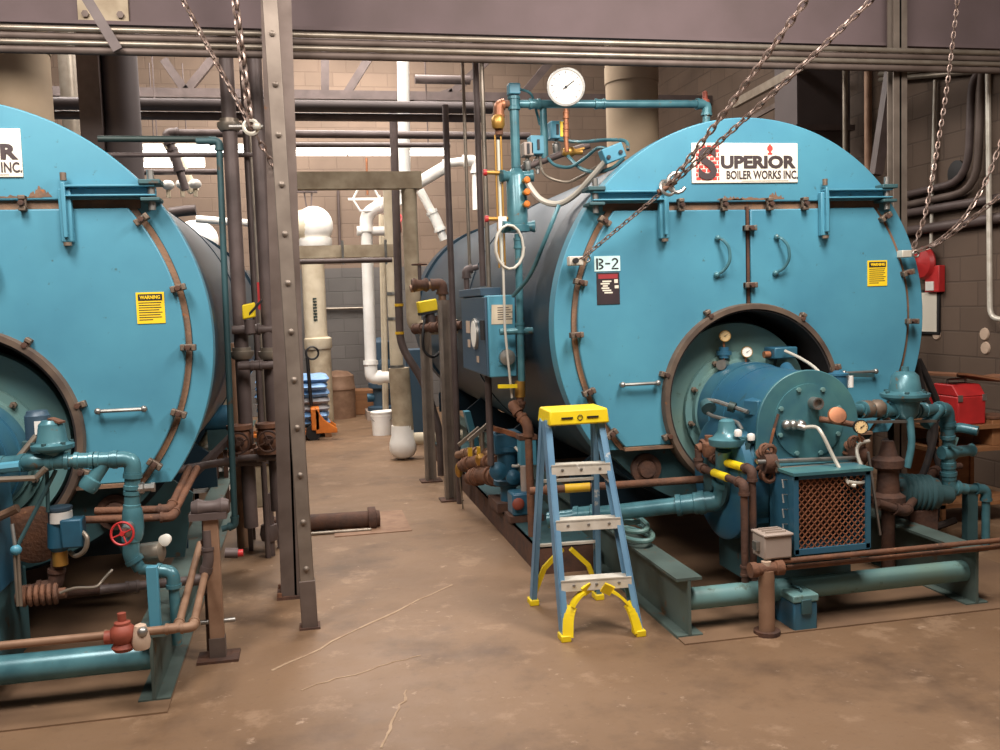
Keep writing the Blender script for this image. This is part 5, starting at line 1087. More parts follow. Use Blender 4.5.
# rusty valve assembly on the posts
Yv = 7.75
pipe('feed_pipe', 'rusty upper pipe elbowing down between the slotted posts', 'pipe', [P(410, 289, Yv), P(442, 283, Yv), P(443, 328, Yv)], .032, 'tan_pipe', ef=1.45, emt='rust_dark')
pipe('feed_pipe', 'rusty level pipe on top of the slotted posts', 'pipe', [P(414, 329, Yv), P(462, 325, 7.3)], .034, 'rust_dark', elbows=False, coup=((0, .1), (0, .45), (0, .8)))
for lab, x, y, yy in (('small dark handwheel valve on the upper rusty pipe', 420, 285, Yv), ('dark valve low behind the yellow switch', 432, 322, Yv)): c_ = P(x, y, yy); T = thing('globe_valve', lab, 'valve', c_-Z_*.05); MB().lathe(c_-X_*.07, X_, [(0, .05), (.02, .06), (.05, .045), (.09, .045), (.12, .06), (.14, .05)], 12).build('body', 'rust_dark', T); MB().cyl(c_, c_+Z_*.16, .014).build('stem', 'dark_pipe', T); handwheel(c_+Z_*.17, Z_, .06, 'rust_dark', T)
c_ = P(427, 306, Yv-.05); T = thing('limit_switch', 'bright yellow switch box on the post mounted pipework', 'switch', c_-Z_*.06); MB().obox(c_, V((1, .1, .15)), V((-.1, 1, 0)), V((-.15, 0, 1)), .155, .10, .095).build('case', 'yellow', T, .008); MB().obox(c_+V((.01, 0, -.055)), V((1, .1, .15)), V((-.1, 1, 0)), V((-.15, 0, 1)), .16, .105, .02).build('base', 'black', T); MB().cyl(c_+V((.02, 0, -.06)), c_+V((.04, 0, -.16)), .035).build('body', 'dark_pipe', T)
tube_thing('cable', 'dark cable looping below the yellow switch on the posts', 'cable', wave([P(425, 318, 7.65), P(423, 335, 7.6), P(424, 350, 7.6), P(432, 357, 7.6), P(440, 352, 7.7)]), .012, 'black', None)
# control cabinet
xl, xr = 1.10, 1.272; yf_, yb_ = 5.55, 6.42; zt4 = P(503, 295, 5.55).z; zb4 = P(505, 377, 5.55).z
T = thing('control_cabinet', 'blue grey control cabinet on the side of the B-2 boiler', 'cabinet', ((xl+xr)/2, 6.0, zb4))
MB().box(xl, xr, yf_, yb_, zb4, zt4).build('case', 'teal', T, .008)
dr = MB().box(xl-.016, xl, yf_+.01, yb_-.01, zb4+.01, zt4-.01).build('door', 'panel', T, .004)
MB().prism([V((xl-.016, yf_+.34, 1.36))+V((0, .10*math.cos(t*math.pi/12), .10*math.sin(t*math.pi/12))) for t in range(24)], X_*-.014).build('meter', 'steel', dr); MB().prism([V((xl-.029, yf_+.34, 1.36))+V((0, .085*math.cos(t*math.pi/12), .085*math.sin(t*math.pi/12))) for t in range(24)], X_*-.004).build('meter_glass', 'dial', dr)
for y, z, w_, h_ in ((.60, 1.40, .06, .04), (.58, 1.29, .035, .025), (.28, 1.20, .03, .02)): MB().box(xl-.022, xl-.016, yf_+y-w_, yf_+y+w_, z-h_, z+h_).build('label_plate', 'pinkish', dr)
MB().box(xl-.04, xl-.016, yf_+.03, yf_+.06, 1.33, 1.45).build('handle', 'black', dr)
MB().box(xl-.02, xr-.06, yf_+.12, yb_+.05, zt4, zt4+.05).build('wire_trough', 'panel', T, .004)
pp_ = P(503, 314, 5.55); MB().prism([V((xl+.02, yf_-.002, pp_.z-.06)), V((xr-.022, yf_-.002, pp_.z-.062)), V((xr-.018, yf_-.002, pp_.z+.055)), V((xl+.025, yf_-.002, pp_.z+.058))], Y_*-.002).build('paper_label', 'insul', T, label='torn pale paper label')
b_ = MB()
for k in range(6): b_.box(xl+.06, xl+.13+(k*37 % 3)*.012, yf_-.0055, yf_-.004, pp_.z+.036-k*.014, pp_.z+.041-k*.014)
b_.build('print_lines', 'ink', T)
kp = P(506, 357, 5.55); MB().lathe(V((kp.x, yf_, kp.z)), -Y_, [(0, .045), (.02, .05), (.05, .048), (.055, .02), (.06, 0)], 22).build('knob', 'steel', T); MB().box(kp.x-.05, kp.x+.05, yf_-.008, yf_, kp.z-.05, kp.z+.055).build('knob_plate', 'teal', T)
for z in (zb4+.08, zt4-.1): MB().box(xr, 1.40, yf_+.2, yf_+.26, z, z+.03).build('bracket', 'teal_dark', T)
pipe('conduit', 'small dark conduit elbow with fitting above the cabinet', 'pipe', [P(467, 292, 6.6), P(466, 270, 6.6), P(478, 267, 6.6)], .02, 'dark_pipe', ef=1.5)
pipe('conduit', 'dark conduit dropping from the cabinet bottom to the pumps', 'pipe', [P(488, 376, 5.9), V((P(488, 376, 5.9).x, 5.9, .5))], .022, 'dark_pipe', elbows=False)
# low water column
Yc = 5.5; ca = P(517, 200, Yc); R_c = .062
T = thing('water_column', 'teal water column bottle with three orange try cocks', 'water column', (ca.x, Yc, P(517, 232, Yc).z))
zt5, zb5 = P(517, 168, Yc).z, P(517, 232, Yc).z
MB().lathe(V((ca.x, Yc, zb5)), Z_, [(0, .03), (.0, .075), (.035, .075), (.04, R_c), (zt5-zb5-.05, R_c), (zt5-zb5-.03, .05), (zt5-zb5, .025)], 26).build('bottle', 'teal_pipe', T)
for z in (zb5+.03, zt5-.05):
    for s_ in (-1, 1): MB().lathe(V((ca.x, Yc, z)), V((s_, -.3, 0)), [(0, .03), (.085, .03), (.085, .036), (.105, .036), (.11, 0)], 12).build('port', 'teal_pipe', T)
for y in (181, 193, 205):
    q_ = P(524, y, Yc-.05); k = MB().cyl(V((ca.x+.03, Yc-.04, q_.z)), V((q_.x+.01, Yc-.1, q_.z)), .015).build('try_cock', 'brass', T); MB().lathe(V((q_.x+.005, Yc-.09, q_.z)), V((.2, -1, 0)), [(0, .018), (.012, .021), (.02, .014), (.022, 0)], 12).build('handle', 'orange', k)
tee = P(514, 104, Yc)
o = pipe('equalizing_pipe', 'teal vertical pipe between top cross and water column', 'pipe', [V((ca.x, Yc, zt5)), V((ca.x, Yc, tee.z+.02))], .028, 'teal_pipe', coup=((0, .96),), elbows=False)
MB().box(ca.x-.035, ca.x+.035, Yc-.035, Yc+.035, P(514, 95, Yc).z, P(514, 84, Yc).z).build('cap_block', 'teal', o, .006)
tube_thing('cable', 'grey cable arching from the top cap block', 'cable', wave([P(519, 89, 5.5), P(530, 93, 5.5), P(534, 103, 5.55), P(540, 125, 5.6)]), .008, 'teal_pipe', None)
pipe('equalizing_pipe', 'long teal level pipe behind the big gauge, dropping onto the boiler', 'pipe', [V((ca.x+.03, Yc, tee.z)), P(707, 104, 5.5), V((P(705, 120, 5.5).x, 5.5, 2.5))], .024, 'teal_pipe', coup=((0, .08), (0, .42)))
a = P(705, 97, 5.5); tag(MB().lathe(a-Z_*.06, Z_, [(0, .028), (.04, .028), (.05, .016), (.09, .016), (.1, 0)], 10).build('pipe_plug', 'red_dull'), 'rusty red plug on the right end of the long teal pipe', 'plug')
pipe('equalizing_pipe', 'short teal drop pipe left of the big gauge', 'pipe', [P(543, 107, 5.52), P(545, 160, 5.52)], .022, 'teal_pipe', elbows=False)
pipe('glass_pipe', 'rusty brown pipe bending down left of the water column', 'pipe', [V((ca.x-.03, Yc, tee.z)), P(499, 105, Yc), P(499, 135, Yc)], .024, 'rust', emt='copper')
c_ = P(498, 122, Yc-.02); tag(MB().lathe(c_-Z_*.04, Z_, [(0, .03), (.02, .04), (.06, .04), (.08, .025)], 10).build('cock', 'brass'), 'brass cock on the rusty bend left of the water column', 'valve')
gx = P(500, 200, Yc)
T = thing('sight_glass', 'tall slim gauge glass between rods left of the water column', 'gauge glass', (gx.x, Yc, P(500, 268, Yc).z))
for dx, r in ((-.018, .006), (.018, .006)): MB().cyl(V((gx.x+dx, Yc, P(500, 268, Yc).z)), V((gx.x+dx, Yc, P(500, 135, Yc).z)), r, seg=8).build('guard_rod', 'brass', T)
MB().cyl(V((gx.x, Yc, P(500, 262, Yc).z)), V((gx.x, Yc, P(500, 140, Yc).z)), .009, seg=10).build('glass', 'glass_tube', T)
for y in (173, 219): z = P(498, y, Yc).z; k = MB().cyl(V((gx.x-.08, Yc-.02, z)), V((gx.x+.05, Yc, z)), .012).build('cock', 'brass', T); MB().lathe(V((gx.x-.08, Yc-.02, z)), -X_, [(0, .02), (.02, .02), (.022, 0)], 10).build('knob', 'red', k)
z = P(500, 222, Yc).z; MB().box(gx.x-.02, gx.x+.03, Yc-.03, Yc, z-.05, z+.03).build('tag_plate', 'white', T)
tube_thing('cable', 'pale looped cable coil hanging under the gauge glass', 'cable', [V((gx.x+.03+.085*math.cos(rad(t)), Yc-.06-(t/36)*.002, P(503, 248, Yc).z+.13*math.sin(rad(t)))) for t in range(0, 721, 24)], .008, 'hose', None)
pipe('drain_line', 'thin teal pipe from the water column bottom to the rusty elbow', 'pipe', [P(518, 234, 5.45), V((P(519, 300, 5.45).x, 5.45, P(519, 390, 5.45).z))], .022, 'teal_pipe', elbows=False, coup=((0, .06), (0, .6)))
tube_thing('cable', 'pale thin tube running down past the cabinet corner', 'tube', [P(503, 262, 5.42), P(505, 330, 5.42), P(512, 398, 5.42)], .008, 'hose', None)
c_ = P(521, 331, 5.45); tag(MB().cyl(c_-X_*.13, c_+X_*.1, .02).build('pipe_cross', 'teal_pipe'), 'small teal cross pipe on the drain line at cabinet edge', 'pipe')
tube_thing('teal_cable', 'teal cable curving from boiler shell to the drain line', 'cable', wave([P(559, 205, 4.98), P(545, 240, 5.0), P(530, 275, 5.2), P(513, 296, 5.4)]), .012, 'teal_pipe', None)
c_ = P(507, 386.5, 5.4); T = thing('ball_valve', 'small valve with yellow lever under the cabinet', 'valve', c_); MB().bar(P(498, 386.5, 5.38), P(517, 386, 5.38), .02, .022).build('lever', 'yellow', T); MB().cyl(P(520, 381, 5.45), P(520, 397, 5.45), .032).build('body', 'brass', T)
pipe('rusty_drain', 'rusty pipe with double elbow going down beside the pumps', 'pipe', [P(520, 396, 5.45), P(520, 407, 5.45), P(512, 405, 5.4), P(528, 425, 5.3), V((P(530, 470, 5.3).x, 5.3, .162))], .023, 'rust', ef=1.35)
# big gauge
c_ = P(566, 87, 5.3); R_ = m(18.5, c_); T = thing('pressure_gauge', 'large white round pressure gauge above the boiler', 'gauge', c_-Z_*R_*1.2)
dial(c_, V((-.25, -1, -.05)), R_, T, 'dial', 'steel', .05)
pipe('siphon_pipe', 'copper siphon pipe under the large white gauge', 'pipe', [P(566, 109, 5.33), P(566, 140, 5.33), P(567, 152, 5.33)], .014, 'copper', elbows=False, coup=((0, .2), (0, .55), (0, .8)))
# controls on the boiler shoulder
for lab, x, y, w_, h_, mt_ in (('teal pressure control box, lower left of three', 537, 146, .05, .055, 'teal'), ('teal and yellow pressure control box under gauge', 556, 131, .045, .052, 'teal'), ('small grey control box behind the teal ones', 527, 150, .03, .04, 'grey_box')):
    c_ = P(x, y, 5.55); T = thing('pressure_control', lab, 'control', c_-Z_*h_); MB().box(c_.x-w_, c_.x+w_, 5.5, 5.6, c_.z-h_, c_.z+h_).build('case', mt_, T, .005)
    if 'yellow' in lab: MB().box(c_.x+.012, c_.x+w_+.003, 5.494, 5.5, c_.z-h_+.01, c_.z+h_-.005).build('cover', 'yellow_sign', T)
    MB().box(c_.x-.012, c_.x+.003, 5.493, 5.5, c_.z-.03, c_.z+.03).build('window', 'ink_dark', T); MB().cyl(c_-Z_*(h_+.11), c_-Z_*h_, .012).build('stem', 'steel', T); MB().lathe(c_-Z_*(h_+.08), Z_, [(0, .02), (.03, .026), (.05, .026), (.06, .015)], 12).build('bellows', 'steel', T)
pipe('manifold', 'dark manifold pipe along the boiler shoulder under controls', 'pipe', [P(512, 172, 5.6), P(532, 165, 5.55), P(570, 151, 5.45), P(590, 145, 5.4)], .02, 'dark_pipe', elbows=False)
c_ = P(569, 152, 5.4); T = thing('brass_valve', 'small brass valve below the siphon pipe', 'valve', c_); MB().lathe(c_-X_*.04, X_, [(0, .02), (.02, .03), (.06, .03), (.08, .018), (.12, .018)], 10).build('body', 'brass', T); MB().bar(c_, c_+V((.09, -.02, .02)), .012, .012).build('lever', 'brass', T)
c_ = P(612, 154, 5.0); T = thing('conduit_box', 'teal tilted conduit box behind the boiler rim', 'box', c_)
MB().obox(c_, V((1, 0, .38)), Y_, V((-.38, 0, 1)), .125, .08, .085).build('case', 'teal', T, .006)
for dx in (-.035, .035): MB().lathe(c_+V((dx, -.04, dx*.4-.01)), -Y_, [(0, .012), (.01, .012), (.012, 0)], 8).build('screw', 'ink_dark', T)
for lab, pts, r, mt_ in (('teal cable from the tilted box arching left over the shoulder', [(609, 150, 5.0), (598, 148, 5.1), (585, 158, 5.2), (570, 167, 5.3), (555, 165, 5.4), (548, 158, 5.5)], .010, 'teal_pipe'), ('upper teal cable from control box to the tilted box', [(560, 140, 5.5), (580, 142, 5.3), (605, 140, 5.1), (625, 141, 5.0), (628, 150, 4.95)], .010, 'teal_pipe'), ('teal cable looping under the tilted conduit box', [(567, 155, 5.4), (580, 168, 5.25), (595, 172, 5.1), (612, 168, 5.0), (624, 158, 4.95)], .011, 'teal_pipe'), ('grey cable sagging low across the boiler shoulder', [(540, 160, 5.5), (545, 175, 5.4), (565, 182, 5.35), (580, 177, 5.3), (600, 165, 5.15)], .008, 'conduit'), ('thick tan flexible conduit sagging from box to water column', [(605, 162, 5.0), (592, 177, 5.08), (575, 195, 5.2), (558, 204, 5.3), (540, 199, 5.38), (527, 182, 5.42)], .018, 'hose')):
    tube_thing('cable', lab, 'cable', wave([P(*p) for p in pts]), r, mt_, None)
# feed pump cluster at the foot of the boiler side
c_ = P(507, 466, 6.1); Yp_ = 6.1
T = thing('feed_pump', 'blue upright feed pump at the side of the B-2 boiler', 'pump', (c_.x, Yp_, .161))
MB().box(c_.x-.10, c_.x+.16, 5.98, 6.3, .161, .22).build('base', 'rust_dark', T)
MB().box(c_.x-.10, c_.x+.09, 6.0, 6.2, P(507, 452, Yp_).z, P(507, 431, Yp_).z).build('motor_case', 'pump_blue', T, .012)
MB().lathe(V((c_.x, 6.08, P(507, 486, Yp_).z)), Z_, [(0, .06), (.02, .1), (.05, .1), (.06, .07), (.24, .07), (.25, .1), (.28, .1)], 20).build('volute', 'pump_blue', T); MB().cyl(V((c_.x, 6.08, .22)), V((c_.x, 6.08, P(507, 484, Yp_).z)), .055).build('column', 'pump_blue', T)
MB().bar(P(492, 428, 6.05), P(520, 436, 6.0), .05, .03).build('top_cover', 'copper', T)
for q_, w_ in (((497, 470), .06), ((512, 476), .05)): p = P(q_[0], q_[1], 5.95); MB().lathe(p, -Y_, [(0, w_*.8), (.03, w_), (.05, w_), (.06, w_*.5), (.08, 0)], 16).build('end_cover', 'pump_blue', T)
MB().tube(wave([P(515, 447, 5.95), P(521, 455, 5.92), P(519, 465, 5.92), P(512, 466, 5.92)]), .010, 8).build('tube', 'alu', T)
c_ = P(522, 500, 5.75); T = thing('oil_pump', 'small teal pump with pinkish cap beside the feed pump', 'pump', (c_.x, 5.75, .161)); MB().box(c_.x-.1, c_.x+.12, 5.66, 5.84, .161, .2).build('base', 'rust_dark', T); MB().box(c_.x-.08, c_.x+.09, 5.67, 5.83, .2, c_.z+.06).build('body', 'burner_blue', T, .014); MB().lathe(V((c_.x-.05, 5.67, c_.z)), -Y_, [(0, .03), (.03, .04), (.04, .03), (.045, 0)], 14).build('cap', 'red_dull', T); MB().cyl(V((c_.x+.02, 5.75, c_.z+.06)), V((c_.x+.02, 5.75, c_.z+.22)), .025).build('filter', 'grey_box', T)
c_ = P(526, 448, 5.9); T = thing('terminal_box', 'small teal terminal box with rusty lid by the rusty drain pipe', 'box', c_-Z_*.1); MB().box(c_.x-.05, c_.x+.06, 5.85, 5.95, c_.z-.11, c_.z+.06).build('case', 'teal', T, .006); MB().box(c_.x-.055, c_.x+.065, 5.845, 5.955, c_.z+.06, c_.z+.09).build('lid', 'rust', T)
for lab, pts, r, mt_ in (('thick rusty suction pipe left of the feed pump', [(462, 466, 6.9), (478, 462, 6.6), (498, 462, 6.2)], .045, 'rust'), ('lower rusty suction pipe left of the feed pump', [(470, 478, 6.7), (486, 474, 6.4), (500, 478, 6.15)], .05, 'rust'), ('upper rusty pipe left of the feed pump', [(458, 455, 7.0), (474, 452, 6.7), (496, 455, 6.25)], .03, 'tan_pipe')):
    pipe('suction_pipe', lab, 'pipe', [P(*p) for p in pts], r, mt_, coup=((0, .5), (1, .5)))
for lab, x, y, yy in (('tan valve stem standing left of the feed pump top', 482, 443, 6.45), ('pale valve standing near the slotted posts', 472, 447, 6.7)): c_ = P(x, y, yy); T = thing('globe_valve', lab, 'valve', c_-Z_*.1); MB().cyl(c_-Z_*.12, c_+Z_*.08, .018).build('stem', 'conduit', T); MB().bar(c_+V((-.1, 0, .02)), c_+V((.06, 0, .14)), .03, .025).build('lever', 'conduit', T); MB().lathe(c_-Z_*.16, Z_, [(0, .04), (.03, .055), (.06, .055), (.09, .03)], 12).build('body', 'brass', T)
for lab, x, y in (('left tiny yellow handle among the rusty suction pipes', 470, 452), ('right tiny yellow handle among the rusty suction pipes', 479, 451)): c_ = P(x, y, 6.45); tag(MB().bar(c_-Z_*.03, c_+Z_*.03, .03, .02).build('ball_valve', 'tape_yellow'), lab, 'valve')  # yellow valve handles alone, no valve body built
c_ = P(459, 470, 6.9); T = thing('gauge_cock', 'small yellow brass cock with hanging chain left of the pumps', 'valve', c_); MB().ball(c_, .045, (.7, .7, 1.3)).build('body', 'brass', T); MB().cyl(c_, V((c_.x+.02, c_.y, .0)), .006, seg=6).build('pull_cord', 'conduit', T)
a = G(462, 520)
tag(MB().prism([V((1.40, 7.6, .161)), V((1.40, 7.7, .161)), V((1.28, 7.7, .66)), V((1.28, 7.6, .66))], X_*.05).build('gusset', 'teal'), 'slim teal gusset leaning on the dark boiler side', 'gusset')

# ================================================================== LEFT FOREGROUND PIPEWORK
Yl = 4.02
pipe('gas_train', 'teal threaded gas pipe at left, turning down through a red wheel valve', 'pipe', [P(-30, 468, 4.1), P(20, 463, 4.06), P(30, 462, Yl), P(133, 459, Yl), P(131, 555, Yl), P(140, 569, Yl)], .026, 'teal_pipe', coup=((2, .28), (2, .52), (2, .72), (3, .22), (3, .42)))
c_ = P(53, 452, Yl+.02); T = thing('gas_regulator', 'teal bell shaped regulator on the left gas pipe', 'regulator', c_-Z_*.07)
s_ = .82
MB().lathe(c_, Z_, [(-.05, .03), (-.03, .04), (-.0, .045), (.012, .078), (.018, .082), (.032, .082), (.04, .062), (.048, .058), (.115, .048), (.12, .042), (.13, .035), (.132, 0)], 30).build('bonnet', 'teal_pipe', T)
for k in range(6): a = k*math.pi/3+.3; MB().lathe(c_+V((.07*math.cos(a), .07*math.sin(a), .032)), Z_, [(0, .01), (.012, .01)], 6).build('bolt', 'teal_dark', T)
MB().bar(c_+V((.0, 0, .137)), c_+V((.05, -.03, .122)), .035, .008).build('tag', 'rust', T)
c_ = P(38, 426, 4.2); T = thing('blue_actuator', 'small blue cylinder with white label behind the left regulator', 'actuator', c_-Z_*.06)
MB().lathe(c_-Z_*.055, Z_, [(0, .05), (.1, .05), (.105, .045), (.12, .04), (.122, 0)], 24).build('can', 'panel', T); MB().box(c_.x-.0, c_.x+.045, c_.y-.054, c_.y-.046, c_.z-.03, c_.z+.025).build('label_plate', 'white', T); MB().box(c_.x-.055, c_.x+.06, c_.y-.05, c_.y+.05, c_.z-.13, c_.z-.055).build('base', 'teal_dark', T, .005)
a, e = P(104, 464, Yl), P(86, 490, Yl-.02); tag(MB().lathe(a, e-a, [(0, .026), ((e-a).length*.55, .028), ((e-a).length*.6, .037), ((e-a).length*.85, .039), ((e-a).length, .033)], 18).build('strainer', 'teal_pipe'), 'teal Y strainer leg under the left gas pipe', 'strainer')
c_ = P(128, 527, Yl-.06); T = thing('globe_valve', 'teal valve with red handwheel on the left gas drop', 'valve', c_-Z_*.06); MB().lathe(V((c_.x+.01, Yl, c_.z-.07)), Z_, [(0, .03), (.02, .038), (.05, .042), (.1, .042), (.13, .038), (.15, .03)], 18).build('body', 'teal_pipe', T); MB().cyl(V((c_.x, Yl-.02, c_.z)), V((c_.x, Yl-.12, c_.z-.01)), .022).build('stem', 'steel', T); handwheel(V((c_.x-.01, Yl-.13, c_.z-.01)), V((-.2, -1, .15)), .045, 'red', T, label='red handwheel')
c_ = P(141, 488, Yl); tag(MB().lathe(c_-X_*.02, X_, [(0, .025), (.03, .025), (.035, .016), (.06, .016), (.06, .02), (.075, .02)], 8).build('pipe_plug', 'steel'), 'bright square plug on the left gas drop', 'plug')
pipe('vent_pipe', 'small teal inverted-U pipe by the left skid beam', 'pipe', [P(140, 569, Yl), P(173, 572, Yl-.03), V((P(173, 572, Yl-.03).x, Yl-.03, P(173, 616, Yl-.03).z-.12))], .022, 'teal_pipe')
a = P(152, 566, 3.92); T = thing('pipe_stand', 'flat teal stand on the end of the left skid', 'post', (a.x, 3.92, .282)); MB().box(a.x-.022, a.x+.022, 3.90, 3.935, .282, a.z).build('upright', 'teal', T, .003); MB().box(a.x-.05, a.x+.05, 3.87, 3.96, .281, .29).build('base_plate', 'teal_dark', T)
c_ = P(155, 553, 4.1); T = thing('round_gauge', 'small grey drum gauge with round white dial at left', 'gauge', c_-Z_*.04); MB().lathe(c_-X_*.06+Y_*0, V((1, -.2, .1)), [(0, .03), (.01, .045), (.09, .045), (.1, .03)], 20).build('drum', 'conduit', T); q_ = P(166, 540, 4.08); MB().lathe(q_+Y_*.02, V((-.2, -1, 0)), [(0, .022), (.03, .025), (.032, .02), (.034, 0)], 20).build('dial', 'dial', T)
# actuator with conduit loop
c_ = P(58, 527, 4.1); T = thing('valve_actuator', 'blue valve actuator with white cylinder, lower left', 'actuator', c_-Z_*.12)
MB().lathe(c_+V((.01, 0, .02)), Z_, [(0, .045), (.05, .045), (.055, .05), (.065, .05), (.07, .03), (.072, 0)], 22).build('head', 'panel', T); MB().lathe(c_+V((.014, -.003, .022)), Z_, [(0, .046), (.045, .046)], 22).build('label_band', 'white', T)
MB().lathe(c_-Z_*.10, Z_, [(0, .03), (.02, .045), (.12, .04)], 16).build('body', 'pump_blue', T); q_ = P(73, 532, 4.08); MB().box(q_.x-.04, q_.x+.045, 4.04, 4.12, q_.z-.06, q_.z+.06).build('switch_box', 'pump_blue', T, .008); MB().cyl(c_-Z_*.16, c_-Z_*.1, .03).build('nut', 'brass', T)
tube_thing('flexible_conduit', 'grey conduit loop beside the blue valve actuator', 'cable', wave([P(81, 531, 4.06), P(87, 538, 4.04), P(85, 550, 4.04), P(76, 556, 4.06), P(70, 552, 4.1)]), .010, 'conduit', None)
pipe('fuel_pipe', 'vertical rusty pipe under the blue valve actuator', 'pipe', [P(58, 545, 4.12), P(56, 586, 4.12), P(20, 592, 4.12)], .025, 'rust_dark')
c_ = P(40, 595, 4.05); T = thing('chain_sprocket', 'rusty coiled chain wheel low at the left', 'sprocket', c_-Z_*.05); b_ = MB()
for k in range(6): b_.ring(c_+V((-.06+k*.024, 0, 0)), V((1, .15, 0)), .034, .011, 14, 6)
b_.build('chain_links', 'rust', T); MB().cyl(c_-X_*.09, c_+X_*.1, .022).build('shaft', 'rust', T)
for lab, x0_, y0_, x1_, y1_ in (('left thin linkage rod at the left photo edge', 14, 548, 18, 606), ('right thin linkage rod at the left photo edge', 18, 552, 21, 606)): tag(MB().cyl(P(x0_, y0_, 4.0), P(x1_, y1_, 4.0), .007, seg=8).build('linkage_rod', 'conduit'), lab, 'rod')
c_ = P(16, 550, 4.0); tag(MB().ball(c_, .022).build('ball_joint', 'teal'), 'teal ball joint on top of the linkage rods', 'joint')
pipe('linkage_rod', 'thin upright rod at left with bright tip', 'rod', [P(12, 524, 4.02), P(15, 546, 4.0)], .008, 'steel', elbows=False)
c_ = P(36, 533, 4.3); tag(MB().lathe(c_, -Y_, [(0, .12), (.03, .125), (.035, .11), (.04, 0)], 30).build('round_plate', 'rust'), 'round rusty plate behind the valve actuator at left', 'plate')
for lab, A, B_, r, mt_ in (('thin teal rod slanting down at left', (56, 470, 4.05), (18, 545, 4.02), .008, 'teal_dark'), ('thin vertical teal rod left of the actuator', (47, 470, 4.06), (48, 512, 4.06), .008, 'teal_dark'), ('tan lever bar at the left photo edge', (-8, 520, 4.1), (18, 508, 4.08), .018, 'tan_pipe'), ('pale bent bar low left of the regulator', (-10, 480, 3.98), (36, 478, 3.98), .012, 'conduit'), ('pale bent bar end rising to the left regulator', (36, 478, 3.98), (46, 468, 3.98), .012, 'conduit'), ('grey arm slanting up to the left blue actuator', (12, 465, 4.1), (36, 436, 4.15), .012, 'conduit'), ('teal flat arm at the left edge near the regulator', (-8, 469, 4.0), (20, 466, 4.0), .022, 'teal')):
    tag(MB().cyl(P(*A), P(*B_), r, seg=8).build('rod', mt_), lab, 'rod')
tube_thing('cable', 'thin grey cable draped low behind the rusty drain pipes at left', 'cable', wave([P(60, 593, 4.0), P(75, 588, 4.0), P(95, 587, 4.02), P(103, 580, 4.05), P(112, 570, 4.1)]), .006, 'conduit', None)
pipe('drain_pipe', 'dark pipe crossing low at left to the tan post', 'pipe', [P(100, 590, 4.15), P(204, 579, 4.25), P(209, 560, 4.25), P(207, 530, 4.25)], .02, 'dark_pipe', coup=((0, .3),))
pipe('drain_pipe', 'dark cross pipe behind the left chain wheel', 'pipe', [P(15, 600, 4.25), P(110, 588, 4.25)], .022, 'rust_dark', elbows=False)
# two tan drain pipes that turn back along the skid
for lab, y0_, y1_, xe, ye, dz in (('upper tan drain pipe crossing low at left and turning back', 643, 632, 178, 628, 0), ('lower tan drain pipe crossing low at left and turning back', 652, 638, 193, 627, 0)):
    a, b1_, b2_ = P(-30, y0_+3, 3.74), P(150 if dz == 0 else 150, y1_, 3.74), P(xe, ye, 3.74); z = b2_.z
    pipe('drain_pipe', lab, 'pipe', [V((-2.3, 3.74, z)), V((b2_.x, 3.74, z)), V((b2_.x+.0, 4.6, z+.12))], .0155, 'tan_pipe', coup=((0, .86),))
c_ = P(123, 636, 3.70); T = thing('relief_valve', 'small red relief valve on the left drain pipes', 'valve', c_-Z_*.05)
MB().lathe(c_-Z_*.055, Z_, [(0, .035), (.015, .045), (.03, .035), (.06, .05), (.085, .045), (.1, .03), (.11, .03), (.115, .016), (.145, .016), (.15, 0)], 16).build('body', 'red_dull', T); MB().cyl(c_-X_*.065, c_+X_*.065, .026).build('ports', 'red_dull', T)
c_ = P(141, 638, 3.69); T = thing('check_valve', 'tan fitting with steel nut right of the red relief valve', 'fitting', c_-Z_*.03); MB().lathe(c_-Z_*.04, Z_, [(0, .03), (.03, .036), (.06, .03), (.09, .022), (.1, 0)], 12).build('body', 'pinkish', T); MB().ball(c_+V((.01, -.02, .03)), .02).build('nut', 'steel', T)
pipe('cross_pipe', 'fat teal cross pipe low at the left photo edge', 'pipe', [V((-2.39, 3.93, .165)), V((-.665, 3.93, .165))], .058, 'teal_pipe', elbows=False)
# copper pipes climbing along the boiler skirt
for lab, pts in (('upper copper pipe turning along the left boiler skirt', [(95, 511, 4.45), (170, 509, 4.45), (189, 468, 4.85)]), ('lower copper pipe turning along the left boiler skirt', [(80, 520, 4.42), (172, 517, 4.42), (197, 468, 4.85)])):
    pipe('copper_pipe', lab, 'pipe', [P(*p) for p in pts], .017, 'rust', ef=1.3)
# tan pipe post with clamp
a = G(219, 658); zp = P(214, 518, a.y).z
T = thing('channel_post', 'tan steel post with pipe clamp in the left foreground', 'post', (a.x, a.y, 0)); MB().box(a.x-.033, a.x+.03, a.y-.025, a.y+.025, .01, zp).build('upright', 'tan_pipe', T, .003); MB().box(a.x-.09, a.x+.09, a.y-.07, a.y+.07, 0, .012).build('base_plate', 'rust_dark', T)
MB().box(a.x-.036, a.x+.033, a.y-.03, a.y+.03, .01, .10).build('shoe', 'steel_col', T)
MB().cyl(V((a.x-.07, a.y, .17)), V((a.x+.08, a.y, .17)), .010).build('cross_bolt', 'steel', T); MB().box(a.x-.09, a.x+.07, a.y-.04, a.y+.04, zp, zp+.03).build('clamp_plate', 'dark_pipe', T); MB().lathe(V((a.x-.08, a.y, zp+.05)), X_, [(0, .03), (.03, .042), (.06, .03), (.1, .03), (.13, .042), (.16, .03)], 12).build('clamp', 'dark_pipe', T)
o = pipe('drain_pipe', 'dark pipe stub with red end by the tan post', 'pipe', [P(225, 553, 4.6), P(238, 553, 4.6)], .025, 'dark_pipe', elbows=False); c_ = P(240, 553, 4.6); MB().cyl(c_-X_*.01, c_+X_*.015, .018).build('end_cap', 'red', o, label='tiny red cap')
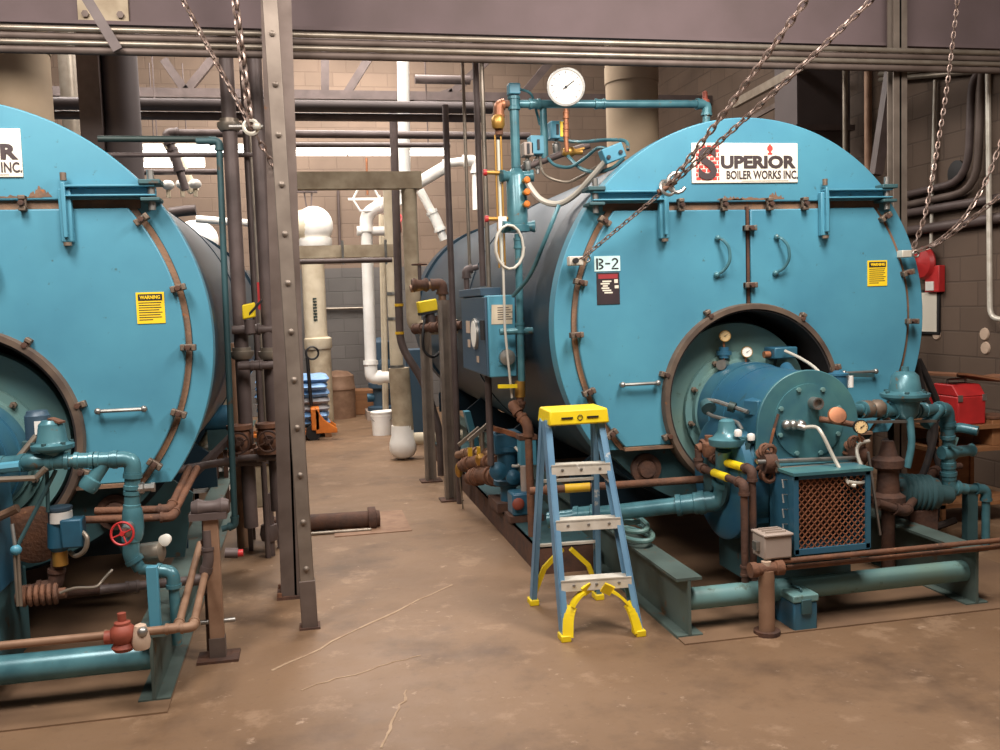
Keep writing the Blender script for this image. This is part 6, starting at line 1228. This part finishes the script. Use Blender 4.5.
pipe('drain_pipe', 'rusty vertical pipe with couplings behind the tan post', 'pipe', [V((P(207, 560, 4.35).x, 4.35, 0)), P(207, 520, 4.35)], .024, 'rust_dark', elbows=False, coup=((0, .5), (0, .8)))
tag(MB().prism([V((-.95, 5.0, .30)), V((-.66, 5.0, .29)), V((-.60, 5.0, .62)), V((-.80, 5.0, .78)), V((-1.05, 5.0, .55))], Y_*.025).build('support_plate', 'teal_dark'), 'dark steel support plate under the left boiler skirt', 'plate')
T = thing('pump_ledge', 'long dark steel ledge under the pumps beside the B-2 boiler', 'ledge', (1.45, 6.9, 0))
MB().box(1.24, 1.252, 5.05, 9.4, 0, .16).build('side_plate', 'rust_dark', T); MB().box(1.24, 1.59, 5.05, 9.4, .15, .16).build('top_plate', 'teal_dark', T); MB().box(1.24, 1.59, 5.05, 5.062, 0, .16).build('end_plate', 'rust_dark', T)
# low concrete pads under the boilers
tp = MB().box(1.60, 3.75, 3.80, 11.6, 0, .007); o = struct('trim_1', tp, 'pad')
tp = MB().box(-2.9, -.59, 3.72, 11.6, 0, .007); o = struct('trim_2', tp, 'pad')

# ================================================================== LIGHT
def area(name, loc, target, size, power, c=(1, 1, 1), sy=None):
    d = bpy.data.lights.new(name, 'AREA'); d.energy = power; d.color = c; d.size = size
    if sy: d.shape = 'RECTANGLE'; d.size_y = sy
    o = bpy.data.objects.new(name, d); COL.objects.link(o); o.location = loc
    o.rotation_euler = (V(target)-V(loc)).to_track_quat('-Z', 'Y').to_euler(); return o
area('ceiling_lamp', (2.3, 3.0, 4.0), (2.3, 4.2, 1.6),   .8, 122, (1, .93, .88), 1.4)
area('ceiling_lamp', (-1.5, 2.8, 4.0), (-1.5, 4.0, 1.6), .8, 100, (1, .93, .88), 1.4)
area('ceiling_lamp', (.3, 1.8, 4.4), (.3, 4.4, 1.8), 1.2, 80, (1, .92, .87))
area('ceiling_lamp', (.6, 11.4, 5.6), (.6, 12.2, 0), 2.6, 360, (1, .94, .89), 3.0)
area('ceiling_lamp', (-2.5, 9.0, 5.6), (-2.0, 10, 0), 2.0, 220, (1, .94, .89))
area('ceiling_lamp', (1.0, 7.4, 5.6), (.8, 8.4, 0), 1.6, 200, (1, .94, .89))
w = bpy.data.worlds.new('world'); S.world = w; w.use_nodes = True
w.node_tree.nodes['Background'].inputs[0].default_value = (1, .86, .78, 1); w.node_tree.nodes['Background'].inputs[1].default_value = .15
S.view_settings.view_transform = 'Standard'; S.view_settings.look = 'None'; S.view_settings.gamma = 1
S.view_settings.use_curve_mapping = False; S.view_settings.exposure = 0.38
